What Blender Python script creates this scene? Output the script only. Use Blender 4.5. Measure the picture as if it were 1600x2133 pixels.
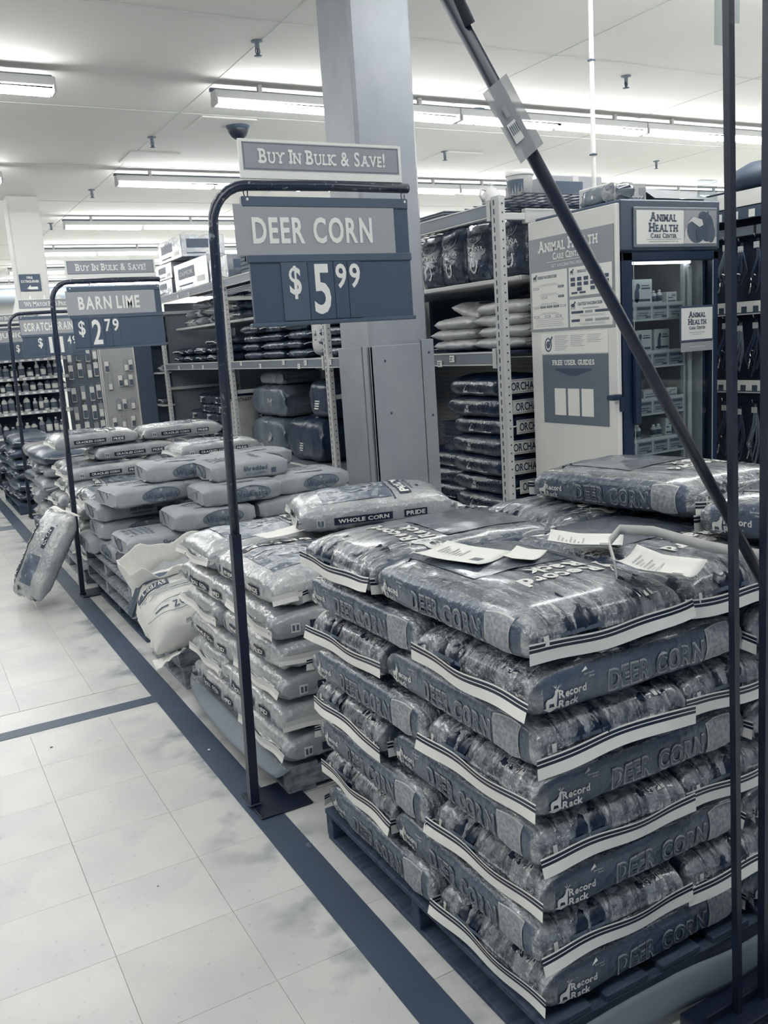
import bpy, math, random
from mathutils import Vector, Matrix, noise
SC = bpy.context.scene
COL = SC.collection
for o in list(bpy.data.objects):
    bpy.data.objects.remove(o, do_unlink=True)
PI = math.pi

# ---------------------------------------------------------------- camera
def camera_axes(y, p, r):
    cy, sy, cp, sp, cr, sr = math.cos(y), math.sin(y), math.cos(p), math.sin(p), math.cos(r), math.sin(r)
    fwd = Vector((sy*cp, cy*cp, sp)); right = Vector((cy, -sy, 0)); up = right.cross(fwd)
    return right*cr + up*sr, -right*sr + up*cr, fwd
cam_data = bpy.data.cameras.new('camera'); cam = bpy.data.objects.new('camera', cam_data); COL.objects.link(cam)
R_, U_, F_ = camera_axes(0.49667, -0.19262, -0.06796)
m3 = Matrix((R_, U_, -F_)).transposed()
cam.matrix_world = Matrix.Translation((0, 0, 1.45)) @ m3.to_4x4()
cam_data.sensor_fit = 'HORIZONTAL'; cam_data.sensor_width = 36.0
cam_data.lens = 1830.4/1600*36.0
cam_data.clip_start = 0.05; cam_data.clip_end = 200
SC.camera = cam

# ---------------------------------------------------------------- world, exposure
world = bpy.data.worlds.new('world'); SC.world = world; world.use_nodes = True
bg = world.node_tree.nodes['Background']
bg.inputs[0].default_value = (0.38, 0.58, 1.0, 1); bg.inputs[1].default_value = 0.24
SC.view_settings.view_transform = 'Standard'; SC.view_settings.look = 'None'
SC.view_settings.gamma = 1.0; SC.view_settings.use_curve_mapping = False
SC.view_settings.exposure = 0.0
LAMP = 42.5          # strength of the fluorescent tubes
try:
    SC.cycles.use_denoising = True
    SC.cycles.max_bounces = 7; SC.cycles.diffuse_bounces = 4; SC.cycles.glossy_bounces = 3
    SC.cycles.transmission_bounces = 4; SC.cycles.transparent_max_bounces = 8
    SC.cycles.sample_clamp_indirect = 6.0
    SC.cycles.caustics_reflective = False; SC.cycles.caustics_refractive = False
except Exception:
    pass

# ---------------------------------------------------------------- colour: the photograph is toned navy to cream
TONES = [(0, (9, 22, 44)), (30, (24, 38, 60)), (75, (67, 78, 91)), (120, (114, 121, 128)),
         (168, (167, 168, 170)), (216, (216, 216, 211)), (255, (247, 246, 239))]
def lin(c):
    c /= 255.0
    return c/12.92 if c <= 0.04045 else ((c+0.055)/1.055)**2.4
def T(v):
    """albedo for a display value: brightness of v, hue taken a little further down the toning curve"""
    a, b = T0(v), T0(v*(0.78 if v < 80 else min(0.95, 0.78+0.17*(v-80)/90)))
    la = a[0]*.2126+a[1]*.7152+a[2]*.0722; lb = b[0]*.2126+b[1]*.7152+b[2]*.0722
    return tuple(min(.95, c*la/lb) for c in b[:3]) + (1,)
def T0(v):
    v = max(0, min(255, v))
    for (a, ca), (b, cb) in zip(TONES, TONES[1:]):
        if v <= b:
            k = (v-a)/(b-a)
            return tuple(lin(ca[i]+(cb[i]-ca[i])*k) for i in range(3)) + (1,)
MATS = {}
def mat(name, v, rough=0.6, spec=0.5, metal=0.0, bump=0.0, bscale=80.0, v2=None, nscale=20.0, lo=0.4, hi=0.65,
        stretch=None, emit=0.0, alpha=1.0, trans=0.0, coat=0.0, detail=3.0, bdist=0.01, fine=None, rand=0.0, var=None):
    if name in MATS: return MATS[name]
    m = bpy.data.materials.new(name); m.use_nodes = True; MATS[name] = m
    nt = m.node_tree; N = nt.nodes; L = nt.links
    b = N['Principled BSDF']
    b.inputs['Base Color'].default_value = T(v); b.inputs['Roughness'].default_value = rough
    b.inputs['Specular IOR Level'].default_value = spec; b.inputs['Metallic'].default_value = metal
    if coat: b.inputs['Coat Weight'].default_value = coat; b.inputs['Coat Roughness'].default_value = 0.15
    if emit:
        b.inputs['Emission Color'].default_value = (0.985, 0.995, 1.0, 1); b.inputs['Emission Strength'].default_value = emit
    if trans: b.inputs['Transmission Weight'].default_value = trans
    b.inputs['Alpha'].default_value = alpha
    m.diffuse_color = T(v)
    tc = N.new('ShaderNodeTexCoord'); mp = N.new('ShaderNodeMapping')
    L.new(tc.outputs['Object'], mp.inputs['Vector'])
    if stretch: mp.inputs['Scale'].default_value = stretch
    src = None
    if v2 is not None:
        n = N.new('ShaderNodeTexNoise'); n.inputs['Scale'].default_value = nscale; n.inputs['Detail'].default_value = detail
        L.new(mp.outputs[0], n.inputs['Vector'])
        r = N.new('ShaderNodeValToRGB'); L.new(n.outputs['Fac'], r.inputs['Fac'])
        r.color_ramp.elements[0].position = lo; r.color_ramp.elements[1].position = hi
        r.color_ramp.elements[0].color = T(v); r.color_ramp.elements[1].color = T(v2)
        src = r.outputs['Color']
        if fine:   # second, finer layer: (value, scale, lo, hi)
            n2 = N.new('ShaderNodeTexNoise'); n2.inputs['Scale'].default_value = fine[1]; n2.inputs['Detail'].default_value = 4
            L.new(mp.outputs[0], n2.inputs['Vector'])
            r2 = N.new('ShaderNodeMapRange'); r2.inputs[1].default_value = fine[2]; r2.inputs[2].default_value = fine[3]
            L.new(n2.outputs['Fac'], r2.inputs[0])
            mx = N.new('ShaderNodeMix'); mx.data_type = 'RGBA'
            L.new(r2.outputs[0], mx.inputs[0]); L.new(src, mx.inputs[6]); mx.inputs[7].default_value = T(fine[0])
            src = mx.outputs[2]
    if rand:
        oi = N.new('ShaderNodeObjectInfo'); hs = N.new('ShaderNodeHueSaturation')
        mr = N.new('ShaderNodeMapRange'); mr.inputs[3].default_value = 1-rand; mr.inputs[4].default_value = 1+rand
        L.new(oi.outputs['Random'], mr.inputs[0]); L.new(mr.outputs[0], hs.inputs['Value'])
        if src: L.new(src, hs.inputs['Color'])
        else: hs.inputs['Color'].default_value = T(v)
        src = hs.outputs[0]
    if src: L.new(src, b.inputs['Base Color'])
    if bump:
        n3 = N.new('ShaderNodeTexNoise'); n3.inputs['Scale'].default_value = bscale; n3.inputs['Detail'].default_value = 3
        L.new(tc.outputs['Object'], n3.inputs['Vector'])
        bp = N.new('ShaderNodeBump'); bp.inputs['Strength'].default_value = bump; bp.inputs['Distance'].default_value = bdist
        L.new(n3.outputs['Fac'], bp.inputs['Height']); L.new(bp.outputs[0], b.inputs['Normal'])
    return m

# ---------------------------------------------------------------- mesh builder
class MB:
    def __init__(s): s.v = []; s.f = []; s.m = []; s.M = None; s.sm = []
    def add(s, vs, fs, m=0, smooth=False):
        k = len(s.v)
        if s.M is not None: vs = [s.M @ Vector(p) for p in vs]
        s.v += [tuple(p) for p in vs]
        s.f += [tuple(i+k for i in f) for f in fs]
        s.m += [m]*len(fs); s.sm += [smooth]*len(fs)
        return s
    def box(s, x0, x1, y0, y1, z0, z1, m=0, b=None):
        if x0 > x1: x0, x1 = x1, x0
        if y0 > y1: y0, y1 = y1, y0
        if z0 > z1: z0, z1 = z1, z0
        d = min(x1-x0, y1-y0, z1-z0)
        b = min(d*0.18, 0.004) if b is None else min(b, d*0.45)
        vs = []; idx = {}
        for ix, (x, sx) in enumerate(((x0, 1), (x1, -1))):
            for iy, (y, sy) in enumerate(((y0, 1), (y1, -1))):
                for iz, (z, sz) in enumerate(((z0, 1), (z1, -1))):
                    for a in range(3):
                        idx[(ix, iy, iz, a)] = len(vs)
                        vs.append((x+(sx*b if a != 0 else 0), y+(sy*b if a != 1 else 0), z+(sz*b if a != 2 else 0)))
        g = lambda *k: idx[k]
        fs = []
        for i in (0, 1):
            q = [g(i, 0, 0, 0), g(i, 1, 0, 0), g(i, 1, 1, 0), g(i, 0, 1, 0)]; fs.append(q if i else q[::-1])
            q = [g(0, i, 0, 1), g(1, i, 0, 1), g(1, i, 1, 1), g(0, i, 1, 1)]; fs.append(q[::-1] if i else q)
            q = [g(0, 0, i, 2), g(1, 0, i, 2), g(1, 1, i, 2), g(0, 1, i, 2)]; fs.append(q if i else q[::-1])
        for a in (0, 1):
            for c in (0, 1):
                fs.append([g(a, c, 0, 0), g(a, c, 1, 0), g(a, c, 1, 1), g(a, c, 0, 1)])
                fs.append([g(a, 0, c, 0), g(a, 1, c, 0), g(a, 1, c, 2), g(a, 0, c, 2)])
                fs.append([g(0, a, c, 1), g(1, a, c, 1), g(1, a, c, 2), g(0, a, c, 2)])
                for e in (0, 1): fs.append([g(a, c, e, 0), g(a, c, e, 1), g(a, c, e, 2)])
        c0 = Vector(((x0+x1)/2, (y0+y1)/2, (z0+z1)/2)); out = []
        for f in fs:
            p = [Vector(vs[i]) for i in f]; n = (p[1]-p[0]).cross(p[2]-p[0]); mid = sum(p, Vector())/len(p)-c0
            out.append(tuple(f) if n.dot(mid) >= 0 else tuple(f[::-1]))
        return s.add(vs, out, m)
    def tube(s, path, r, n=8, m=0, cap=True, square=False):
        P = [Vector(p) for p in path]; vs = []; fs = []
        rr = r if isinstance(r, (list, tuple)) else [r]*len(P)
        up = None
        for i, p in enumerate(P):
            d = (P[min(i+1, len(P)-1)]-P[max(i-1, 0)]).normalized()
            if up is None:
                up = Vector((0, 0, 1)) if abs(d.z) < 0.9 else Vector((0, 1, 0))
            a = d.cross(up).normalized(); bb = a.cross(d).normalized(); up = bb
            for k in range(n):
                t = 2*PI*(k+(0.5 if square else 0))/n
                vs.append(p+(a*math.cos(t)+bb*math.sin(t))*rr[i])
        for i in range(len(P)-1):
            for k in range(n):
                fs.append((i*n+k, i*n+(k+1) % n, (i+1)*n+(k+1) % n, (i+1)*n+k))
        if cap: fs += [tuple(range(n))[::-1], tuple((len(P)-1)*n+k for k in range(n))]
        return s.add(vs, fs, m, smooth=not square and n > 5)
    def lathe(s, prof, c=(0, 0, 0), n=14, m=0, smooth=True):
        vs = []; fs = []
        for r, z in prof:
            for k in range(n):
                t = 2*PI*k/n; vs.append((c[0]+r*math.cos(t), c[1]+r*math.sin(t), c[2]+z))
        for i in range(len(prof)-1):
            for k in range(n): fs.append((i*n+k, i*n+(k+1) % n, (i+1)*n+(k+1) % n, (i+1)*n+k))
        fs += [tuple(range(n))[::-1], tuple((len(prof)-1)*n+k for k in range(n))]
        return s.add(vs, fs, m, smooth)
    def grid(s, fn, nu, nv, m=0, smooth=True, thick=0.0):
        vs = [Vector(fn(i/nu, j/nv)) for i in range(nu+1) for j in range(nv+1)]
        q = lambda i, j: i*(nv+1)+j
        fs = [(q(i, j), q(i+1, j), q(i+1, j+1), q(i, j+1)) for i in range(nu) for j in range(nv)]
        if thick:
            k = len(vs); nn = [Vector() for _ in vs]
            for f in fs:
                n = (vs[f[1]]-vs[f[0]]).cross(vs[f[3]]-vs[f[0]])
                for i in f: nn[i] += n
            vs = vs+[v-n.normalized()*thick if n.length > 0 else v for v, n in zip(vs, nn)]
            fs2 = [tuple(i+k for i in f[::-1]) for f in fs]
            rim = [q(i, 0) for i in range(nu+1)]+[q(nu, j) for j in range(1, nv+1)]+[q(i, nv) for i in range(nu-1, -1, -1)]+[q(0, j) for j in range(nv-1, 0, -1)]
            fs3 = [(rim[(i+1) % len(rim)], rim[i], rim[i]+k, rim[(i+1) % len(rim)]+k) for i in range(len(rim))]
            fs = fs+fs2+fs3
        return s.add(vs, fs, m, smooth)
    def mesh(s, name, mats):
        me = bpy.data.meshes.new(name); me.from_pydata(s.v, [], s.f)
        for x in (mats if isinstance(mats, (list, tuple)) else [mats]): me.materials.append(x)
        me.polygons.foreach_set('material_index', s.m); me.polygons.foreach_set('use_smooth', s.sm)
        me.update(); return me
    def build(s, name, mats, parent=None, loc=None, **tags):
        return link(name, s.mesh(name, mats), parent, loc, **tags)
def link(name, me, parent=None, loc=None, rot=None, **tags):
    o = bpy.data.objects.new(name, me); COL.objects.link(o)
    if parent is not None: o.parent = parent
    if loc is not None: o.location = loc
    if rot is not None: o.rotation_euler = rot
    for k, v in tags.items():
        if v is not None: o[k] = v
    return o
def thing(name, label, cat, loc=(0, 0, 0), rz=0.0, group=None, rot=None):
    return link(name, None, None, loc, rot if rot else (0, 0, rz), label=label, category=cat, group=group)
KIDS = {}
def copy_tree(src, parent=None, **tags):
    c = src.copy(); COL.objects.link(c)
    if parent is not None: c.parent = parent
    for ch in list(src.children): copy_tree(ch, c)
    for k, v in tags.items():
        if v is not None: c[k] = v
    return c
def at(o, loc, rz=0.0, rot=None):
    o.location = loc; o.rotation_euler = rot if rot else (0, 0, rz); return o

# ---------------------------------------------------------------- lettering
GL = {}
def glyph(ch, bold):
    k = (ch, round(bold, 3))
    if k in GL: return GL[k]
    cu = bpy.data.curves.new('g', 'FONT'); cu.body = ch; cu.offset = bold; cu.resolution_u = 3
    ob = bpy.data.objects.new('g', cu); COL.objects.link(ob)
    dg = bpy.context.evaluated_depsgraph_get(); me = bpy.data.meshes.new_from_object(ob.evaluated_get(dg))
    vs = [(v.co.x, v.co.y) for v in me.vertices]; fs = [tuple(p.vertices) for p in me.polygons]
    bpy.data.objects.remove(ob); bpy.data.curves.remove(cu); bpy.data.meshes.remove(me)
    GL[k] = (vs, fs, min([v[0] for v in vs], default=0), max([v[0] for v in vs], default=0.3)); return GL[k]
SER = {'B': 'lb lt', 'U': 'lt rt', 'Y': 'cb lt rt', 'I': 'cb ct', 'N': 'lb lt rt', 'L': 'lb lt', 'K': 'lb lt rb rt', 'A': 'lb rb ct', 'V': 'lt rt',
       'E': 'lb lt', 'W': 'lt rt', 'M': 'lb rb lt rt', 'T': 'cb', 'H': 'lb lt rb rt', 'F': 'lb lt', 'D': 'lb lt', 'P': 'lb lt', 'R': 'lb lt rb', 'C': '', 'S': '', 'X': 'lb rb lt rt'}
def layout(s, h, width=None, bold=0.0, serif=False, caps=False, track=0.06, xs=1.0):
    """letters as 2-D triangles; cap height h, optional total width"""
    k = h/0.7; x = 0.0; vs = []; fs = []; ser = []
    first = True
    for ch in s:
        if ch == ' ': x += 0.33*k*xs; first = True; continue
        sc = k
        if caps and not first and ch.isalpha(): sc = k*0.78
        up = ch.upper() if caps else ch
        gv, gf, x0, x1 = glyph(up, bold)
        base = len(vs)
        vs += [(x+(a-x0)*sc*xs, b*sc) for a, b in gv]; fs += [tuple(i+base for i in f) for f in gf]
        w = (x1-x0)*sc*xs
        if serif and up in SER:
            H = 0.7*sc; t = 0.13*sc; e = 0.16*sc*xs
            stem = 0.07*sc*xs
            for q in SER[up].split():
                cx = x+(stem if q[0] == 'l' else w-stem if q[0] == 'r' else w/2)
                y0, y1 = (0, t) if q[1] == 'b' else (H-t, H)
                ser.append([(cx-e, y0), (cx+e, y0), (cx+e, y1), (cx-e, y1)])
            w += 0.06*sc*xs
        x += w+track*sc; first = False
    tot = max(x-track*k, 1e-6)
    if width: f = width/tot; vs = [(a*f, b) for a, b in vs]; ser = [[(a*f, b) for a, b in q] for q in ser]; tot = width
    return vs, fs, tot, ser
def text(mb, s, fn, x, y, h, width=None, m=0, align='l', **kw):
    fit = kw.pop('fit', False)
    vs, fs, tot, ser = layout(s, h, width, **kw)
    if fit and vs:      # stretch to the true glyph height
        lo, hi = min(b for a, b in vs), max(b for a, b in vs); vs = [(a, (b-lo)*h/(hi-lo)) for a, b in vs]
    dx = {'l': 0, 'c': -tot/2, 'r': -tot}[align]
    for q in ser:       # slab serifs sit a hair proud of the letters
        p = [Vector(fn(x+a+dx, y+b)) for a, b in q]; n = (p[1]-p[0]).cross(p[3]-p[0]); n = n.normalized()*.0005 if n.length else Vector()
        mb.add([v+n for v in p], [(0, 1, 2, 3)], m)
    mb.add([fn(x+a+dx, y+b) for a, b in vs], fs, m); return tot
def poly(mb, pts, fn, m=0):
    mb.add([fn(*p) for p in pts], [tuple(range(len(pts)))], m)
def rect(mb, x0, y0, x1, y1, fn, m=0, n=1):
    for i in range(n):
        a = x0+(x1-x0)*i/n; b = x0+(x1-x0)*(i+1)/n
        mb.add([fn(a, y0), fn(b, y0), fn(b, y1), fn(a, y1)], [(0, 1, 2, 3)], m)
def ring(mb, cx, cy, rx, ry, t, fn, m=0, n=24, a0=0, a1=2*PI):
    for i in range(n):
        a = a0+(a1-a0)*i/n; b = a0+(a1-a0)*(i+1)/n
        mb.add([fn(cx+rx*math.cos(a), cy+ry*math.sin(a)), fn(cx+rx*math.cos(b), cy+ry*math.sin(b)),
                fn(cx+(rx-t)*math.cos(b), cy+(ry-t)*math.sin(b)), fn(cx+(rx-t)*math.cos(a), cy+(ry-t)*math.sin(a))], [(0, 1, 2, 3)], m)
def disc(mb, cx, cy, rx, ry, fn, m=0, n=20):
    mb.add([fn(cx, cy)]+[fn(cx+rx*math.cos(2*PI*i/n), cy+ry*math.sin(2*PI*i/n)) for i in range(n)], [(0, i+1, (i+1) % n+1) for i in range(n)], m)
DEER = [(0, 0), (.30, -.14), (.52, .10), (.62, .06), (.60, .22), (.52, .45), (.50, .62), (.62, .66), (.60, .72), (.48, .76), (.52, .86), (.66, 1.0), (.55, .95), (.46, .84), (.42, 1.0), (.40, .84),
        (.30, .96), (.34, .80), (.40, .72), (.38, .55), (.26, .42), (.10, .34), (.06, .18)]
def deerlogo(mb, x, y, h, fn, m=0):
    D = [(.05, 0), (.16, 0), (.20, .22), (.40, .2), (.46, 0), (.56, 0), (.56, .3), (.6, .52), (.62, .66), (.74, .66), (.72, .74), (.6, .78)]
    E = [(.6, .78), (.5, .74), (.46, .58), (.34, .46), (.1, .42), (.02, .3)]
    P = D+E
    # triangle fan pieces kept convex enough by hand
    tri = [(0, 1, 2), (0, 2, 17), (17, 2, 16), (16, 2, 3), (16, 3, 15), (3, 4, 5), (3, 5, 6), (3, 6, 15), (15, 6, 14), (14, 6, 7), (14, 7, 8), (14, 8, 13), (13, 8, 11), (8, 9, 10), (8, 10, 11)]
    mb.add([fn(x+a*h, y+b*h) for a, b in P], tri, m)
    for pts in (((.56, .76), (.60, .76), (.50, 1.0)), ((.54, .82), (.56, .86), (.40, .98)), ((.60, .76), (.64, .76), (.74, 1.0)), ((.62, .82), (.64, .86), (.84, .94)), ((.57, .84), (.60, .88), (.58, 1.04)),
                ((-.1, .0), (.3, -.22), (.72, .02)), ((-.1, .0), (.72, .02), (.3, .06))):
        mb.add([fn(x+a*h, y+b*h) for a, b in pts], [(0, 1, 2)], m)
def plane_fn(o, ux, uy):
    o, ux, uy = Vector(o), Vector(ux), Vector(uy)
    return lambda a, b: o+ux*a+uy*b

# ---------------------------------------------------------------- filled sacks
def spow(c, e): return math.copysign(abs(c)**e, c)
class Sack:
    """long axis x, base at z=0; seams at both ends"""
    def __init__(s, L, W, H, seed=0, n=4.2, p=8, q=2.4, wr=0.005, seam=0.45, dome=0.10, slump=0.0, pleat=0.004, smin=0.05):
        s.L, s.W, s.H, s.seed, s.n, s.p, s.q, s.wr, s.seam, s.dome, s.slump, s.pleat, s.smin = L, W, H, seed, n, p, q, wr, seam, dome, slump, pleat, smin
        s.off = Vector((seed*7.3, seed*3.1, seed*1.7))
    def h(s, u): return s.H/2*max(s.smin, (1-min(1, abs(u))**s.p)**(1/s.q))
    def w(s, u): return s.W/2*(1-0.05*abs(u)**5)
    def zc(s, u): k = abs(u)**6; return s.H*(0.5*(1-k)+s.seam*k)
    def fin(s, x, y, z, u, yy, zz):
        n = Vector((spow(u, 7)*1.2, spow(yy, s.n-1), spow(zz, s.n-1)*1.0))
        if n.length < 1e-6: n = Vector((0, 0, 1))
        n.normalize()
        p = Vector((x, y, z)); q = p+s.off
        top = max(0, zz)**2
        k = s.wr*(noise.noise(q*9)+0.6*noise.noise(q*23)+0.35*(1-2*abs(noise.noise(Vector((q.x*34, q.y*34, q.z*20)))))+0.2*noise.noise(q*70))
        e = abs(u)**8
        k += s.pleat*e*noise.noise(Vector((0, q.y*55, q.z*8)))*2
        k += s.pleat*0.5*(abs(yy)**6)*noise.noise(Vector((q.x*40, 0, q.z*14)))
        z2 = z+s.dome*s.H*top*(1-yy*yy)*(1-u**4)-s.slump*u*u
        q2 = Vector((x, y, z2))+n*k
        if zz < -0.5: q2.z = max(q2.z, 0.0)*1.0
        return q2, n
    def pt(s, u, th):
        yy = spow(math.cos(th), 2/s.n); zz = spow(math.sin(th), 2/s.n)
        return s.fin(u*s.L/2, s.w(u)*yy, s.zc(u)+s.h(u)*zz, u, yy, zz)[0]
    def side(s, sgn, off=0.0012):
        def f(a, b):     # a along x (left to right seen from outside), b height
            x = a*(1 if sgn < 0 else -1); u = x/(s.L/2); zz = max(-.97, min(.97, (b-s.zc(u))/s.h(u))); yy = sgn*(1-abs(zz)**s.n)**(1/s.n)
            p, n = s.fin(x, s.w(u)*yy, b, u, yy, zz); return p+n*off
        return f
    def top(s, off=0.0012):
        def f(a, b):
            u = a/(s.L/2); yy = max(-.985, min(.985, b/s.w(u))); zz = (1-abs(yy)**s.n)**(1/s.n)
            p, n = s.fin(a, b, s.zc(u)+s.h(u)*zz, u, yy, zz); return p+n*off
        return f
    def end(s, sgn, off=0.0014):
        def f(a, b):     # a across, b height
            y = a*sgn; yy = max(-.95, min(.95, y/(s.W/2))); hh = abs(b-s.seam*s.H)/((1-abs(yy)**s.n)**(1/s.n))/(s.H/2)
            hh = min(.99, max(s.smin, hh)); u = sgn*(1-hh**s.q)**(1/s.p); zz = (b-s.zc(u))/s.h(u)
            zz = max(-1, min(1, zz))
            p, n = s.fin(u*s.L/2, y, b, u, yy, zz); return p+n*off+Vector((sgn*off, 0, 0))
        return f
    def body(s, mats, nu=34, nv=36, side_m=1, end_m=0, bot_m=0, sidecut=0.72, ucut=0.90):
        mb = MB(); us = []
        for i in range(nu+1):
            t = -1+2*i/nu; us.append(math.copysign(1-(1-abs(t))**1.9, t) if t else 0.0)
        vs = []; fs = []; ms = []
        for u in us:
            for k in range(nv): vs.append(s.pt(u, 2*PI*k/nv))
        for i in range(nu):
            for k in range(nv):
                fs.append((i*nv+k, (i+1)*nv+k, (i+1)*nv+(k+1) % nv, i*nv+(k+1) % nv)[::-1])
                th = 2*PI*(k+.5)/nv; uu = (us[i]+us[i+1])/2
                ms.append(side_m if abs(spow(math.sin(th), 2/s.n)) < sidecut+0.06*noise.noise(Vector((uu*9, s.seed, k))) and abs(uu) < ucut else end_m)
        fs += [tuple(range(nv)), tuple(nu*nv+k for k in range(nv))[::-1]]; ms += [end_m, end_m]
        mb.v = [tuple(v) for v in vs]; mb.f = fs; mb.m = ms; mb.sm = [True]*(len(fs)-2)+[False]*2
        return mb.mesh('sack_body', mats)
    def tape(s, sgn, rows, mats, h=0.041, ext=0.014, wave=0.0025, tilt=0.2, flip=0, sd=0):
        mb = MB(); n = 22; x0 = sgn*(s.L/2+0.003); w = s.w(1)+ext; zc = s.seam*s.H+0.008-s.slump
        rr = random.Random(s.seed*31+sd*7+5)
        ph = rr.random()*6; am = wave*rr.uniform(.6, 1.5); lift = [rr.uniform(-.006, .010), rr.uniform(-.006, .010)]
        def f(t, r):
            y = (t*2-1)*w; e = abs(t*2-1)**4
            zt = zc+am*math.sin(ph+t*5.2)+0.3*am*math.sin(ph*2+t*13)+lift[0 if t < .5 else 1]*e
            d = r*h
            tl = tilt+0.35*math.sin(ph+t*4)
            fl = 1.0
            return Vector((x0+sgn*(0.006+d*math.sin(tl)*0.55+0.004*math.sin(t*11+ph)), y, zt-d*math.cos(tl)*fl))
        cuts = [c for c, _ in rows]+[1.0]
        for k, (c, mi) in enumerate(rows):
            a, b = cuts[k], cuts[k+1]
            mb.grid(lambda t, j: f(t, a+(b-a)*j), n, 1 if b-a < .4 else 3, mi)
        return mb.mesh('seam_tape', mats)

LIGHTS = []

# ---------------------------------------------------------------- materials
M_ = dict(
 ceil=mat('ceiling_paint', 234, 0.9, v2=229, nscale=0.7, bump=0.05, bscale=60),
 conc=mat('bare_floor', 130, 0.7, v2=96, nscale=9),
 tile=mat('floor_tile', 222, 0.30, v2=206, nscale=3.2, lo=.35, hi=.7, fine=(168, 42, .64, .82), bump=0.10, bscale=12, bdist=.004, rand=0.03, spec=0.4),
 grout=mat('tile_gap', 118, 0.8), stripe=mat('floor_stripe_paint', 72, 0.45, v2=66, nscale=5, fine=(84, 90, .66, .8)),
 wall=mat('wall_paint', 205, 0.8), col=mat('column_paint', 154, 0.5, v2=146, nscale=4, bump=.06, bscale=30),
 colseam=mat('column_seam', 58, 0.7), colfar=mat('white_column_paint', 222, .7),
 blk=mat('black_steel', 6, 0.4, v2=20, nscale=30, lo=.55, hi=.8, spec=.6), blkworn=mat('worn_black_steel', 20, 0.3, v2=150, nscale=60, lo=.62, hi=.72, spec=.7),
 signdk=mat('sign_dark_plastic', 80, 0.45), signdk2=mat('sign_dark_rail', 92, 0.4), signpn=mat('sign_grey_panel', 166, 0.4), signhdr=mat('sign_header_grey', 156, .45),
 white=mat('white_print', 248, .5), cream=mat('cream_board', 250, .6), ink=mat('dark_print', 26, .6), ink2=mat('grey_print', 95, .6),
 wood=mat('pallet_wood', 156, 0.8, v2=112, nscale=7, stretch=(4, 4, 6), bump=.25, bscale=50, rand=.16), wooddk=mat('dark_pallet_wood', 74, .85, v2=48, nscale=8, stretch=(1, 6, 6), bump=.25, rand=.15),
 card=mat('grey_cardboard', 122, .75, v2=112, nscale=4), cardtop=mat('pallet_sheet', 132, .7, v2=120, nscale=3),
 slate=mat('sack_slate', 84, .30, v2=74, nscale=6, bump=.5, bscale=70, spec=.7, bdist=.010, fine=(150, 130, .66, .80), coat=.3),
 bark=mat('sack_bark_print', 22, .22, v2=150, nscale=10, lo=.40, hi=.62, stretch=(.7, 3.2, 1.1), fine=(196, 30, .56, .72), bump=1.0, bscale=75, spec=1.0, detail=9, bdist=.012, coat=.8),
 scape=mat('sack_landscape_print', 36, .22, v2=112, nscale=5, lo=.38, hi=.66, fine=(24, 9, .55, .68), bump=.9, bscale=75, spec=1.0, detail=6, bdist=.012, coat=.8),
 kern=mat('kernel_print', 172, .5, v2=132, nscale=120, lo=.35, hi=.65, bump=.3, bscale=90), lightp=mat('sack_light_print', 226, .4), outl=mat('sack_outline_print', 168, .4),
 tape=mat('white_tape', 252, .5, bump=.15, bscale=60), tapeb=mat('black_tape', 16, .5), tapeg=mat('pale_tape', 214, .5),
 corn=mat('clear_corn_sack', 158, .20, v2=188, nscale=6, bump=.8, bscale=30, spec=.9, coat=.4, bdist=.014), corndk=mat('corn_sack_dark_print', 104, .26, v2=92, nscale=8, bump=.5, bscale=40, spec=.8, bdist=.006),
 cornmid=mat('corn_sack_mid_print', 146, .26, bump=.4, bscale=40, spec=.8),
 paper=mat('paper_sack', 164, .6, v2=150, nscale=5, bump=.5, bscale=18, bdist=.014), paperink=mat('paper_sack_print', 84, .7), paperink2=mat('paper_sack_oval', 116, .7),
 tag=mat('white_paper', 246, .6), blackbag=mat('black_sack', 30, .25, v2=44, nscale=10, bump=.6, bscale=26, spec=.9, bdist=.010), bagdk2=mat('dark_printed_sack', 44, .25, v2=84, nscale=7, bump=.5, bscale=30, spec=.9, lo=.5, hi=.62),
 rack=mat('pale_rack_steel', 205, .4, metal=0), beam=mat('grey_beam', 128, .45), hole=mat('slot_shadow', 40, .8), beamlip=mat('beam_lip', 220, .4),
 peg=mat('pegboard', 128, .7), dark=mat('dark_shelf_back', 40, .7), wire=mat('dark_wire', 36, .4),
 tube=mat('lamp_tube', 255, .5, emit=LAMP), house=mat('lamp_housing', 200, .5), strut=mat('ceiling_strut', 120, .6),
 glass=mat('bottle_plastic', 215, .3), chrome=mat('chrome', 200, .15, metal=1.0),
)
g_ = bpy.data.materials.new('door_glass'); g_.use_nodes = True
nt = g_.node_tree; nt.nodes.clear()
o_ = nt.nodes.new('ShaderNodeOutputMaterial'); mx_ = nt.nodes.new('ShaderNodeMixShader'); tr_ = nt.nodes.new('ShaderNodeBsdfTransparent'); gl_ = nt.nodes.new('ShaderNodeBsdfGlossy')
fr_ = nt.nodes.new('ShaderNodeMapRange'); lw_ = nt.nodes.new('ShaderNodeLayerWeight'); lw_.inputs[0].default_value = .5; fr_.inputs[1].default_value = .35; fr_.inputs[3].default_value = .05; fr_.inputs[4].default_value = .55; nt.links.new(lw_.outputs['Facing'], fr_.inputs[0]); gl_.inputs['Roughness'].default_value = 0.02; tr_.inputs[0].default_value = (.86, .9, .92, 1)
nt.links.new(fr_.outputs[0], mx_.inputs[0]); nt.links.new(tr_.outputs[0], mx_.inputs[1]); nt.links.new(gl_.outputs[0], mx_.inputs[2]); nt.links.new(mx_.outputs[0], o_.inputs[0])
M_['pane'] = g_
g2 = g_.copy(); g2.name = 'clear_film'
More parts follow.
